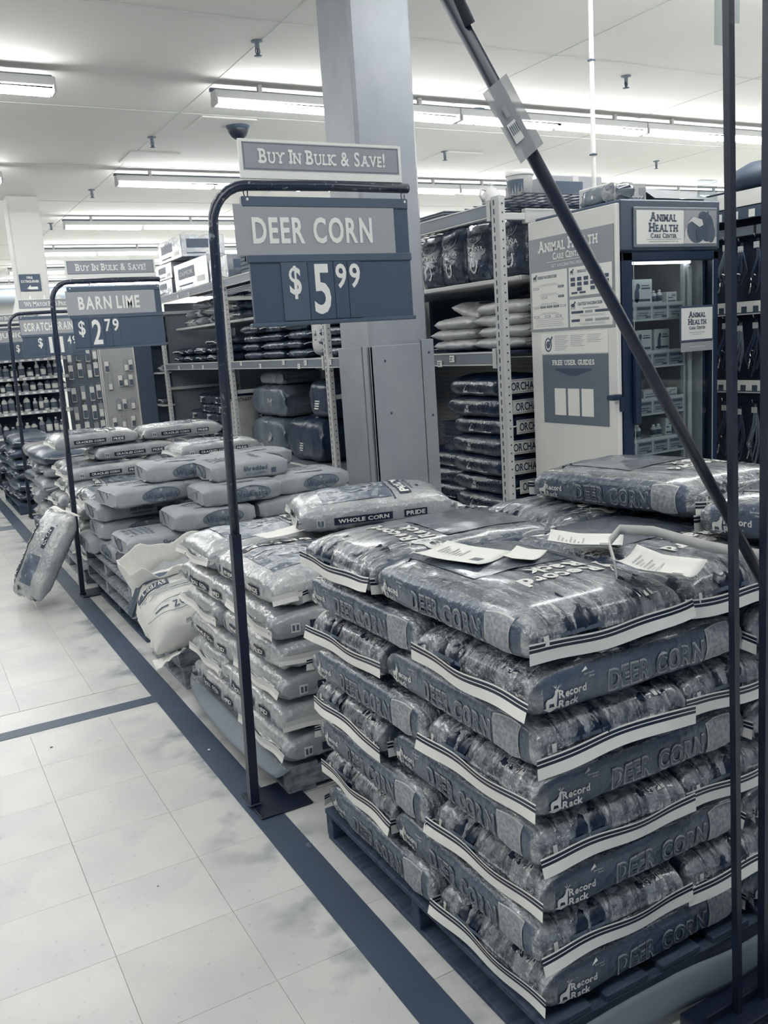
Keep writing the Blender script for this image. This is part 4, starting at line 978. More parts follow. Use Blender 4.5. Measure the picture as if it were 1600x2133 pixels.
# white power pole
a = MB(); a.tube([(3.99, 4.345, 0.02), (3.99, 4.345, 3.66)], .014, 10, 0); a.box(3.972, 4.008, 4.327, 4.363, 2.48, 2.49, 1, .002); a.box(3.972, 4.008, 4.327, 4.363, 3.02, 3.03, 1, .002)
a.build('power_pole', [m['colfar'], m['ink2']], None, label='thin white vertical pole rising behind the fridge panel to the ceiling', category='pole')
# ---------------------------------------------------------------- vaccine fridge with white side panel
FX0, FX1, FY0, FY1 = 3.485, 4.235, 3.60, 4.335
fr = thing('display_fridge', 'dark glass-door display fridge with lit-style header sign', 'fridge', (0, 0, 0))
dk = mat('fridge_black', 40, .35); dk2 = mat('fridge_header', 78, .4); inn = mat('fridge_inside', 205, .5)
a = MB(); a.box(FX0, FX0+.05, FY0+.06, FY1, 0, 2.05, 0, .004); a.box(FX1-.05, FX1, FY0+.06, FY1, 0, 2.05, 0, .004); a.box(FX0, FX1, FY1-.04, FY1, 0, 2.05, 0, .003); a.box(FX0, FX1, FY0+.06, FY1, 0, .28, 0, .004); a.box(FX0, FX1, FY0+.06, FY1, 1.80, 1.86, 0, .004)
a.build('cabinet', dk, fr)
a = MB(); a.box(FX0+.05, FX1-.05, FY1-.05, FY1-.041, .28, 1.80, 0, .001); a.box(FX0+.05, FX0+.056, FY0+.07, FY1-.05, .28, 1.8, 0, .001); a.box(FX1-.056, FX1-.05, FY0+.07, FY1-.05, .28, 1.8, 0, .001)
a.box(FX1-.17, FX1-.12, FY0+.10, FY0+.13, .3, 1.78, 1, .004); a.build('liner', [inn, m['rack']], fr)
a = MB(); a.box(FX0-.002, FX1+.01, FY0-.0, FY1-.03, 1.83, 2.095, 0, .008); hd = a.build('header', dk2, fr)
a = MB(); a.box(FX0+.085, FX1-.025, FY0-.012, FY0-.001, 1.845, 2.055, 0, .004); a.build('header_frame', m['beam'], hd)
a = MB(); f = plane_fn((3.585, FY0-.014, 1.862), (1, 0, 0), (0, 0, 1)); rect(a, 0, 0, .61, .176, f, 0); g = plane_fn((3.585, FY0-.0155, 1.862), (1, 0, 0), (0, 0, 1))
text(a, 'ANIMAL', g, .20, .118, .046, .20, m=1, align='c', bold=.035, serif=True, caps=True); text(a, 'HEALTH', g, .20, .064, .046, .215, m=1, align='c', bold=.035, serif=True, caps=True); text(a, 'CARE CENTER', g, .20, .032, .024, .195, m=1, align='c', bold=.03, serif=True, caps=True)
text(a, 'IMMUNE PROTECTION MADE EASY FOR YOU', g, .20, .010, .006, .22, m=2, align='c'); rect(a, .07, .024, .33, .0255, g, 2)
rect(a, .355, 0, .61, .176, g, 3)
h_ = plane_fn((3.585, FY0-.017, 1.862), (1, 0, 0), (0, 0, 1))
hs = [plane_fn((3.585, FY0-.017-.0008*k, 1.862), (1, 0, 0), (0, 0, 1)) for k in range(9)]
rect(a, .355, 0, .61, .035, hs[0], 5); disc(a, .40, .05, .042, .045, hs[1], 5); disc(a, .45, .07, .075, .068, hs[2], 4); disc(a, .53, .085, .055, .075, hs[3], 6); disc(a, .50, .14, .035, .032, hs[4], 6); disc(a, .565, .055, .03, .05, hs[4], 4)
poly(a, [(.365, .10), (.42, .142), (.49, .128), (.50, .10), (.47, .088), (.41, .118)], hs[5], 5); poly(a, [(.52, .165), (.545, .176), (.54, .14)], hs[5], 4); disc(a, .47, .05, .028, .035, hs[6], 6)
a.build('header_sign', [m['cream'], m['signdk'], m['ink2'], m['signpn'], m['ink2'], m['beamlip'], m['signdk']], hd)
# door
a = MB(); a.box(FX0+.08, FX1-.14, FY0+.075, FY0+.095, 1.765, 1.79, 0, .003); a.build('added_fridge_glow', mat('added_fridge_glow', 250, .5, emit=5), fr)  # unseen glowing strip, added to brighten the dark fridge interior
a = MB(); a.box(FX1-.16, FX1-.13, FY0+.075, FY0+.09, .35, 1.75, 0, .003); a.build('door_strut', m['rack'], fr)
a = MB(); z0, z1 = .30, 1.825; X0, X1 = FX0+.01, FX1
for bx in ((X0, X0+.075, z0, z1), (X1-.045, X1, z0, z1), (X0, X1, z1-.05, z1), (X0, X1, z0, z0+.07)): a.box(bx[0], bx[1], FY0, FY0+.045, bx[2], bx[3], 0, .006)
a.box(X0+.075, X0+.081, FY0-.003, FY0, z0+.07, z1-.05, 1, .001); a.box(X1-.052, X1-.045, FY0-.003, FY0, z0+.07, z1-.05, 1, .001)
dr = a.build('door', [dk, m['signpn']], fr)
a = MB(); a.box(X0+.07, X1-.04, FY0+.018, FY0+.024, z0+.06, z1-.045, 0, .001); a.build('glass_pane', M_['pane'], dr)
a = MB(); a.box(X0+.055, X0+.095, FY0-.04, FY0-.004, .90, 1.30, 0, .008); a.build('handle', dk, dr)
a = MB(); f = plane_fn((3.925, FY0-.0045, 1.27), (1, 0, 0), (0, 0, 1)); a.box(3.918, 4.192, FY0-.004, FY0-.001, 1.325, 1.525, 1, .001); rect(a, .005, .066, .255, .243, f, 0); rect(a, 0, 0, .262, .052, f, 2); g = plane_fn((3.925, FY0-.006, 1.27), (1, 0, 0), (0, 0, 1))
text(a, 'ANIMAL', g, .131, .190, .032, .135, m=1, align='c', bold=.035, serif=True, caps=True); text(a, 'HEALTH', g, .131, .150, .032, .145, m=1, align='c', bold=.035, serif=True, caps=True); text(a, 'CARE CENTER', g, .131, .124, .017, .13, m=1, align='c', bold=.03, serif=True, caps=True)
text(a, 'IMMUNE PROTECTION MADE', g, .131, .103, .005, .12, m=1, align='c'); text(a, 'EASY FOR YOU', g, .131, .092, .005, .07, m=1, align='c'); text(a, 'animal health care center', g, .131, .024, .007, .13, m=0, align='c')
a.build('door_sign', [m['cream'], m['signdk'], m['signpn']], dr)
FS = [1.555, 1.45 if 0 else 1.285, 1.11, .875, .64]
SZ = [1.555, 1.205, .955 if 0 else 1.02, .745, .50]
SZ = [1.553, 1.287, 1.02, .79, .55]
for z in SZ:
    a = MB(); a.box(FX0+.06, FX1-.18, FY0+.10, FY1-.09, z-.012, z, 0, .002); sh = a.build('fridge_shelf', m['rack'], fr)
    a = MB(); a.box(FX0+.06, FX1-.18, FY0+.094, FY0+.10, z-.095, z+.004, 0, .001)
    f = plane_fn((FX0+.07, FY0+.0925, z-.085), (1, 0, 0), (0, 0, 1))
    for k in range(4):
        rect(a, .002+k*.125, .0, .118+k*.125, .072, f, 1); g = plane_fn((FX0+.07, FY0+.0918, z-.085), (1, 0, 0), (0, 0, 1)); rect(a, .01+k*.125, .05, .11+k*.125, .066, g, 2); rect(a, .02+k*.125, .03, .095+k*.125, .035, g, 3); rect(a, .02+k*.125, .018, .085+k*.125, .023, g, 3); rect(a, .075+k*.125, .006, .11+k*.125, .016, g, 3)
    a.build('label_strip', [m['tapeg'], m['signpn'], m['ink2'], m['signdk']], sh)
# products in the fridge
def smallbox(label, x, y, z, w, d, h, mt, dog=False, group=None):
    t = thing('medicine_box', label, 'box', (x, y, z), group=group)
    a = MB(); a.box(-w/2, w/2, -d/2, d/2, 0, h, 0, .002); a.build('box_body', mt, t)
    a = MB(); f = plane_fn((-w/2, -d/2-.001, 0), (1, 0, 0), (0, 0, 1)); rect(a, w*.1, h*.1, w*.9, h*.2, f, 1); rect(a, w*.5, h*.6, w*.9, h*.66, f, 1); rect(a, w*.5, h*.72, w*.85, h*.76, f, 1)
    if dog: disc(a, w*.3, h*.35, w*.11, h*.3, f, 0); disc(a, w*.35, h*.7, w*.09, h*.13, plane_fn((-w/2, -d/2-.0014, 0), (1, 0, 0), (0, 0, 1)), 0)
    else: rect(a, w*.12, h*.42, w*.6, h*.5, f, 0)
    a.build('box_print', [m['ink2'], m['ink2']], t); return t
def bottle(label, x, y, z, r, h, mt, capm, group, name='medicine_bottle', cat='bottle', lab=True, spray=False):
    t = thing(name, label, cat, (x, y, z), group=group)
    a = MB(); a.lathe([(.001, 0), (r*.95, 0), (r, h*.04), (r, h*.66), (r*.85, h*.75), (r*.40, h*.84), (r*.38, h*.90)], n=14); a.build('bottle_body', mt, t)
    a = MB(); a.lathe([(r*.46, h*.88), (r*.48, h*.99), (r*.40, h), (.001, h)], n=12)
    if spray: a.box(-r*1.1, r*.4, -r*.3, r*.3, h*.96, h*1.08, 0, .003)
    a.build('cap', capm, t)
    if lab: a = MB(); a.lathe([(r*1.01, h*.15), (r*1.01, h*.58)], n=14); a.build('bottle_label', m['ink2'] if mt is not m['ink2'] else m['cream'], t)
    return t
FB = 'products behind the fridge glass'
SH = ['top', 'second', 'third', 'fourth', 'fifth']
specs = [(0, [('b', .07, .11, .13, 0), ('b', .20, .17, .135, 1), ('v', .31, .016, .07, 0), ('v', .355, .016, .075, 0), ('b', .44, .08, .06, 0)]),
         (1, [('b', .08, .10, .12, 1), ('b', .21, .14, .12, 1), ('b', .36, .12, .12, 1)]),
         (2, [('b', .12, .14, .045, 0), ('b', .28, .14, .045, 0), ('b', .42, .12, .045, 0)]),
         (3, [('v', .04, .02, .07, 0), ('v', .10, .018, .06, 0), ('v', .17, .022, .08, 0), ('v', .30, .018, .07, 0), ('v', .34, .018, .07, 0), ('b', .41, .05, .10, 0)]),
         (4, [('v', .04, .026, .13, 0), ('v', .10, .022, .09, 0), ('v', .19, .016, .11, 0), ('v', .245, .022, .17, 1), ('v', .33, .02, .12, 0), ('v', .40, .022, .10, 0)])]
for si, L_ in specs:
    for k, (ty, x, w_, h_v, dg_) in enumerate(L_):
        pos = '%s from the left on the fridge\'s %s shelf' % (ORD[k], SH[si])
        if ty == 'b': smallbox('white medicine box%s, %s' % (' with dog picture' if dg_ else '', pos), FX0+.08+x, FY0+.18, SZ[si]+.0005, w_, .09, h_v, m['beamlip'], dg_, FB)
        else: bottle('small medicine bottle%s, %s' % (' with dark cap' if dg_ else '', pos), FX0+.08+x, FY0+.15, SZ[si]+.0005, w_, h_v, m['glass'], m['blk'] if dg_ else m['cream'], FB)
# white panel with posters
pn = thing('display_partition', 'tall white panel covering the fridge side, with posters', 'panel', (0, 0, 0))
a = MB(); a.box(3.462, 3.484, FY0+.005, 4.345, 0, 2.075, 0, .003); a.build('panel_board', mat('panel_white', 240, .6, v2=232, nscale=3), pn)
a = MB(); a.box(3.454, 3.462, FY0+.0, FY0+.012, 0, 2.07, 0, .002); a.build('edge_trim', m['tape'], pn)
PF = lambda y, z, o=0: plane_fn((3.4600-o, y, z), (0, -1, 0), (0, 0, 1))
def board(name, label, y0, y1, z0, z1, mt, cat='poster'):
    t = thing(name, label, cat, (0, 0, 0)); a = MB(); a.box(3.4575, 3.4618, y1, y0, z0, z1, 0, .001); a.build('poster_sheet', mt, t); return t
b1 = board('vaccination_poster', 'grey animal health care center poster with three vaccination charts', 4.335, 3.625, 1.437, 1.975, m['signhdr'])
a = MB(); f = PF(4.335, 1.437, .0030); g = PF(4.335, 1.437, .0042); g2 = PF(4.335, 1.437, .0050)
text(a, 'ANIMAL HEALTH', g, .34, .455, .062, .50, m=0, align='c', bold=.035, serif=True, caps=True); text(a, 'CARE CENTER', g, .34, .405, .038, .25, m=0, align='c', bold=.03, serif=True, caps=True)
rect(a, .16, .392, .52, .395, g, 0); text(a, 'GET VACCINATING RIGHT', g, .34, .362, .018, .28, m=0, align='c')
rect(a, .015, .015, .335, .345, f, 1); rect(a, .35, .185, .695, .345, f, 1); rect(a, .35, .015, .695, .168, f, 1)
text(a, 'HORSE VACCINATION', g, .075, .305, .015, .17, m=2, bold=.04, serif=True); text(a, 'DOG-CAT VACCINATION', g, .425, .312, .014, .19, m=2, bold=.04, serif=True); text(a, 'CATTLE VACCINATION', g, .42, .133, .015, .20, m=2, bold=.04, serif=True)
for (x, z, s2) in ((.03, .295, .036), (.36, .305, .03), (.36, .115, .04)):     # small animal silhouettes
    disc(a, x+s2*.45, z+s2*.5, s2*.4, s2*.24, g, 2, 10); disc(a, x+s2*.95, z+s2*.9, s2*.18, s2*.13, g2, 2, 8)
    for q in (.1, .3, .65, .82): rect(a, x+s2*q, z-s2*.05, x+s2*(q+.08), z+s2*.5, g, 2)
    a.add([g(x+s2*.7, z+s2*.5), g(x+s2*1.0, z+s2*.8), g(x+s2*.85, z+s2*.95), g(x+s2*.55, z+s2*.7)], [(0, 1, 2, 3)], 2)
for i, row in enumerate(((1, 0, 0, 3), (0, 1, 0, 3), (1, 3, 3, 3, 1), (1, 1, 1))):
    for k, q in enumerate(row):
        if q: x = .03+k*(.30/len(row)); z = .245-i*.055; rect(a, x, z, x+.05, z+.012, g, 3 if q == 3 else 4); rect(a, x+.006, z+.003, x+.044, z+.009, g2, 1 if q == 1 else 4)
    for q in range(2): rect(a, .08+q*.02, .263-i*.055+q*.007, .26-q*.02, .265-i*.055+q*.007, g, 4)
for q in range(5): rect(a, .04+.008*(q % 2), .03+q*.011, .30-.01*(q % 3), .032+q*.011, g, 4)
for k in range(6):
    for j in range(2+(k % 2)+(k == 5)):
        if j < 4: rect(a, .365+k*.054, .268-j*.028, .402+k*.054, .288-j*.028, g, 3)
for k, w_ in ((0, .05), (1, .05), (4, .06)): rect(a, .37+k*.068, .197, .37+k*.068+w_, .208, g, 3)
for j, z in enumerate((.088, .042)):
    rect(a, .365, z, .465-.03*j, z+.014, g, 3); rect(a, .48, z, .54, z+.014, g, 4); rect(a, .56, z, .67, z+.014, g, 3 if j == 0 else 4)
    for q in range(2): rect(a, .43+q*.01, z-.012-q*.006, .64, z-.010-q*.006, g, 4)
rect(a, .46, .112, .59, .118, g, 4)
a.build('poster_print', [m['cream'], m['cream'], m['ink2'], m['signdk'], m['signpn']], b1)
b2 = board('info_sheet', 'small white info sheet with round emblem under the vaccination poster', 4.248, 3.68, 1.302, 1.425, m['cream'])
a = MB(); g = PF(4.248, 1.302, .0035); g2 = PF(4.248, 1.302, .0045)
ring(a, .065, .055, .032, .042, .009, g, 0, 20); disc(a, .065, .055, .018, .022, g, 0, 12); poly(a, [(.07, .04), (.108, .10), (.10, .105), (.055, .05)], g2, 0)
for c_ in range(3):
    for q in range((9, 7, 5)[c_]): rect(a, .125+c_*.14, .102-q*.010, .24+c_*.14-.012*((q*7) % 3), .1045-q*.010, g, 1)
a.build('poster_print', [m['ink2'], m['signpn']], b2)
b3 = board('guide_holder', 'dark free user guides holder with three white slots on panel', 4.242, 3.682, .893, 1.297, mat('guide_dark', 112, .5), 'holder')
a = MB(); g = PF(4.242, .893, .0035); text(a, 'FREE USER GUIDES', g, .275, .345, .028, .36, m=0, align='c', bold=.03, serif=True)
for k in range(3): rect(a, .105+k*.118, .05, .205+k*.118, .208, g, 0)
poly(a, [(.12, .325), (.43, .325), (.43, .315), (.30, .28), (.25, .28), (.12, .315)], g, 1); a.build('poster_print', [m['cream'], m['signdk']], b3)
a = MB(); a.box(3.40, 3.47, 3.585, 3.64, 1.045, 1.075, 0, .006); a.box(3.455, 3.478, 3.575, 3.60, .98, 1.06, 0, .005); a.build('door_lock', dk, None, label='dark lock latch bridging panel edge and fridge door', category='lock')
# things on top of the fridge
carton('carton', 'white safe-guard carton on top of the fridge', 3.60, 3.86, 3.78, 4.05, 2.098, 2.215, m['colfar'], None)
a = MB(); g = plane_fn((3.60, 3.7775, 2.098), (1, 0, 0), (0, 0, 1)); text(a, 'safe-guard', g, .02, .018, .030, .22, m=0, bold=.02); rect(a, .02, .055, .06, .066, g, 0); rect(a, .2, .05, .25, .09, g, 1)
o = a.build('lettering', [m['ink2'], m['signpn']], None); o.parent = [x for x in bpy.data.objects if x.get('label', '').startswith('white safe-guard')][0]; o.location = (-3.73, -3.915, -2.098)
t = thing('cardboard_tray', 'open brown-grey cardboard tray with flaps on top of the fridge', 'box', (4.12, 3.9, 2.098))
a = MB(); a.box(-.19, .19, -.13, .13, 0, .035, 0, .003); a.build('tray_base', m['ink2'], t)
a = MB(); a.add([(-.24, -.16, .03), (.24, -.15, .03), (.20, 0, .10), (-.18, 0, .11)], [(0, 1, 2, 3)]); a.add([(-.18, 0, .108), (.20, 0, .098), (.22, .14, .05), (-.2, .14, .05)], [(0, 1, 2, 3)]); a.build('flap', m['signpn'], t)
bale('crinkled clear-wrapped bale standing at the rear edge of the white panel', 3.58, 3.80, 2.098, .26, .12, .09, shiny, (0, 0, PI/2), None, 'round', 160)
a = MB(); a.box(4.27, 4.40, 3.75, 3.79, 2.0, 2.24, 0, .002); a.build('clear_box', M_['film'], None, label='clear plastic box standing behind the fridge\'s top right corner', category='box')

# ---------------------------------------------------------------- halter wall at the right
hw = thing('halter_display', 'dark display wall hung with halters and leads at right edge', 'shelving', (0, 0, 0))
a = MB(); a.box(4.76, 4.82, 2.2, 4.6, 0, 2.22, 0, .003); a.build('back_panel', mat('halter_back', 22, .7), hw)
a = MB(); a.box(4.66, 4.8, 2.2, 4.6, 2.175, 2.19, 0, .002); a.box(4.655, 4.662, 2.2, 4.6, 2.10, 2.19, 1, .001)
a.build('header_strip', [m['signdk'], m['cream']], hw)
for zi, z in enumerate((2.06, 1.50, 1.02)):
    a = MB(); a.box(4.66, 4.668, 2.2, 4.6, z-.035, z+.035, 0, .001)
    if zi: a.box(4.66, 4.76, 2.2, 4.6, z-.045, z-.037, 2, .001); a.box(4.657, 4.66, 2.2, 4.6, z+.005, z+.035, 1, .0005)
    y = 2.3
    while y < 4.5:
        f = plane_fn((4.6565, y, z-.03), (0, -1, 0), (0, 0, 1)); rect(a, 0, 0, .045, .045, f, 1); y += .085 if zi else .12
    a.build('price_strip', [m['signdk'], m['cream'], m['rack']], hw)
for i in range(6):
    a = MB(); a.box(4.70, 4.758, 2.3+i*.36, 2.64+i*.36, 1.93, 1.985, 0, .002); a.build('rail', m['beam'], hw)
hal = mat('nylon_strap', 42, .5); hal2 = mat('pale_strap', 104, .5)
def halter(label, y, z, seed, ln, mt):
    rr = random.Random(seed); t = thing('halter', label, 'halter', (4.70, y, z), group='halters and leads on the dark display wall')
    a = MB()
    for k in range(3):
        o_ = rr.uniform(-.02, .02); w = rr.uniform(.015, .04)
        pts = [(0, 0, 0), (-.01, o_, -ln*.3), (-.02-.01*k, o_+w, -ln*.6), (-.02, o_, -ln*(.8+.15*rr.random())), (-.01, o_-w, -ln*.55), (0, -.004, -.02)]
        a.tube([Vector(p)+Vector((0, 0, 0)) for p in pts], .0075, 6, 0)
    a.build('strap', mt, t)
    a = MB(); z1 = -ln*rr.uniform(.55, .8)
    for q in range(10):
        b0 = 2*PI*q/10; b1 = 2*PI*(q+1)/10; a.tube([(-.035, .018*math.cos(b0), z1+.022*math.sin(b0)), (-.035, .018*math.cos(b1), z1+.022*math.sin(b1))], .004, 5, 0)
    a.tube([(-.03, .02, z1-.03), (-.035, .03, z1-.09)], .006, 6, 0); a.build('metal_ring', m['chrome'], t)
    a = MB(); a.box(-.012, -.008, -.018, .022, -.055, -.018, 0, .001); a.build('price_tag', m['tapeg'], t)
    a = MB(); a.tube([(.06, 0, .012), (-.03, 0, .012), (-.035, 0, .03)], .003, 6, 0); a.build('hook', m['chrome'], t)
for r_, (z, ln) in enumerate(((1.90, .34), (1.42, .36), (.90, .40))):
    for k in range(11): halter('%s halter in the %s row of the dark wall, %s from near end' % (('dark nylon', 'grey webbing')[(k+r_) % 3 == 0], ('upper', 'middle', 'lower')[r_], ORD[k]), 2.90+k*.115, z+.012*math.sin(k*2.2), r_*50+k, ln*(1+.12*math.sin(k*1.3)), hal2 if (k+r_) % 3 == 0 else hal)
a = MB(); a.lathe([(.001, 0), (.16, 0), (.24, .06), (.2, .12), (.10, .17), (.001, .18)], (4.88, 3.80, 2.195), 18); a.build('dark_hat', m['signdk'], None, label='dark rounded bucket shape on top of the halter wall', category='bucket')

# ---------------------------------------------------------------- far shelves with bottles, left background
fs_ = thing('product_shelving', 'far store shelving full of bottles behind the scratch grain sign', 'shelving', (0, 0, 0))
a = MB(); a.box(-.6, 2.02, 12.45, 12.50, 0, 1.9, 0, .003); a.build('back_panel', mat('shelf_back', 62, .7), fs_)
FZ = [.16, .56, .86, 1.11, 1.29, 1.52]
for z in FZ:
    a = MB(); a.box(-.6, 2.02, 12.0, 12.45, z-.02, z, 0, .002); a.box(-.6, 2.02, 11.993, 12.0, z-.035, z+.005, 1, .001)
    for k in range(28): f = plane_fn((-.58+k*.093, 11.9915, z-.028), (1, 0, 0), (0, 0, 1)); rect(a, 0, 0, .045, .024, f, 2)
    a.build('shelf', [m['rack'], m['signpn'], m['cream']], fs_)
rb = random.Random(8); FBG = 'bottles on the far store shelving'
for zi, z in enumerate(FZ[1:]):
    x = .98; k = 0
    while x < 1.96 and k < 14:
        r = rb.choice((.028, .035, .04)); hmax = (FZ[zi+2]-z-.04) if zi+2 < len(FZ) else .2
        h = min(hmax, rb.choice((.12, .16, .20, .23))); mt = rb.choice((m['glass'], m['tapeg'], m['ink2'], m['signpn']))
        bottle('%s bottle on far shelving, %s shelf down, %s from the left' % ({m['glass']: 'pale', m['tapeg']: 'white', m['ink2']: 'dark', m['signpn']: 'grey'}[mt], ORD[len(FZ)-2-zi], ORD[k]), x, 12.10, z+.0005, r, h, mt, rb.choice((m['cream'], m['blk'])), FBG, spray=rb.random() < .3 and h < hmax*.85)
        x += 2*r+rb.uniform(.008, .02); k += 1
for k in range(6): 
    x = .95+k*.17; o = bottle('white gallon jug on the lowest far shelf, %s from the left' % ORD[k], x, 12.1, .1605, .07, .27, m['tapeg'], m['cream'], FBG, 'gallon_jug', 'jug', lab=False)
# pegboard displays
pg = thing('pegboard_display', 'grey pegboard with hanging grooming tools in the far background', 'display', (0, 0, 0))
a = MB(); a.box(2.05, 2.50, 12.40, 12.44, 0, 1.95, 0, .003); a.box(2.98, 3.20, 12.3, 12.44, 0, 1.95, 1, .003); a.build('pegboard', [mat('peg_grey', 112, .7), m['signdk']], pg)
pg2 = thing('pegboard_display', 'pale pegboard with boxed hanging packs in the far background', 'display', (0, 0, 0))
a = MB(); a.box(2.50, 2.97, 12.34, 12.38, 0, 1.85, 0, .003); a.box(2.50, 2.52, 12.32, 12.34, 0, 1.85, 1, .002); a.box(2.95, 2.97, 12.32, 12.34, 0, 1.85, 1, .002)
a.build('pegboard', [mat('peg_pale', 178, .7), m['tapeg']], pg2)
a = MB()
for p in range(26):
    for q in range(16): f = plane_fn((2.535+q*.026, 12.3385, .62+p*.045), (1, 0, 0), (0, 0, 1)); rect(a, 0, 0, .007, .007, f, 0)
a.build('peg_holes', m['signpn'], pg2, kind='stuff')
k = 0
def pack(label, x, y, z, w, h, mt):
    t = thing('hanging_pack', label, 'package', (x, y, z), group='hanging packs on the far pegboards')
    a = MB(); a.box(-w/2, w/2, -.02, .0, -h, 0, 0, .003); a.build('pack_card', m['signpn'] if mt is m['cream'] else m['cream'], t)
    a = MB(); a.box(-w*.42, w*.42, -.032, -.021, -h*.92, -h*.42, 0, .004); a.build('pack_content', mt, t)
    a = MB(); a.tube([(0, .02, .012), (0, -.05, .012), (0, -.055, .03)], .003, 5, 0); a.build('hook', m['rack'], t)
for r_, (z, xs_) in enumerate(((1.42, (2.58, 2.84, 2.90)), (1.18, (2.60,)), (1.22, (2.74, 2.81, 2.88)), (.90, (2.68, 2.76, 2.87)), (.66, (2.60, 2.72, 2.85)))):
    for c_, x in enumerate(xs_): pack('small boxed pack on the pale far pegboard, row %s, %s from left' % (ORD[r_], ORD[c_]), x, 12.325, z, .055, .15, m['cream'] if (r_+c_) % 2 else m['ink2'])
for r_, z in enumerate((1.62, 1.40, 1.10, .85, .62)):
    for c_, x in enumerate((2.12, 2.24, 2.36, 2.45)): pack('grooming tool card on the grey far pegboard, %s row, %s from left' % (ORD[r_], ORD[c_]), x, 12.385, z+.02*((c_*3) % 2), .06, .19, m['ink2'] if (r_+c_) % 3 else m['cream'])
# ragged white jugs atop the far shelving
for k in range(4):
    x = 1.55+k*.17; t = thing('white_bottle_top', 'white pointed spray top above the far shelving, %s from left' % ORD[k], 'bottle', (x, 12.2, 1.905), group='white bottles along the top of the far shelving')
    a = MB(); a.lathe([(.001, 0), (.09, 0), (.09, .12), (.06, .22), (.02, .34), (.012, .40), (.001, .40)], n=14); a.build('bottle_body', m['colfar'], t)
a = MB(); a.box(-.5, 1.99, 12.0, 12.46, 1.885, 1.903, 0, .002); a.build('top_shelf', m['rack'], fs_)
# long aisles behind: plain gondola runs closing the view
for k, (x0, x1, y0, y1, h, lab) in enumerate(((5.6, 9.4, 9.0, 9.6, 2.0, 'low dark store gondola seen beyond the fridge'), (5.4, 11.0, 13.5, 14.2, 2.1, 'long dark store gondola in the distance right'), (-5, 1.2, 16.5, 17.2, 2.1, 'long store gondola in the far left distance'))):
    t = thing('store_gondola', lab, 'shelving', (0, 0, 0)); a = MB(); a.box(x0, x1, (y0+y1)/2-.02, (y0+y1)/2+.02, 0, h, 0, .003); a.build('back_panel', m['beam'], t)
    for z in (.2, .7, 1.2, 1.7): a = MB(); a.box(x0, x1, y0, y1, z-.02, z, 0, .003); a.build('shelf', m['rack'], t)

# shelving that closes the view between the pegboards and the rack
t = thing('end_shelving', 'grey shelving end with stacked goods between pegboard and rack', 'shelving', (0, 0, 0))
a = MB(); a.box(3.22, 5.4, 12.60, 12.64, 0, 2.0, 0, .003); a.build('back_panel', mat('end_grey', 92, .7), t)
for k, z in enumerate((.3, .78, 1.22, 1.62, 2.0)):
    a = MB(); a.box(3.22, 5.4, 12.08, 12.60, z-.02, z, 0, .003); a.build('shelf', m['rack'], t)
    if k < 4:
        for q in range(4): place(nb if (q+k) % 2 else MB_, NU if (q+k) % 2 else MU, q % 2, (3.52+q*.50, 12.33, z+.001), .1*q, 'small bag on the grey end shelving, %s shelf up, %s from left' % (ORD[k], ORD[q]), 'bags on the grey end shelving')
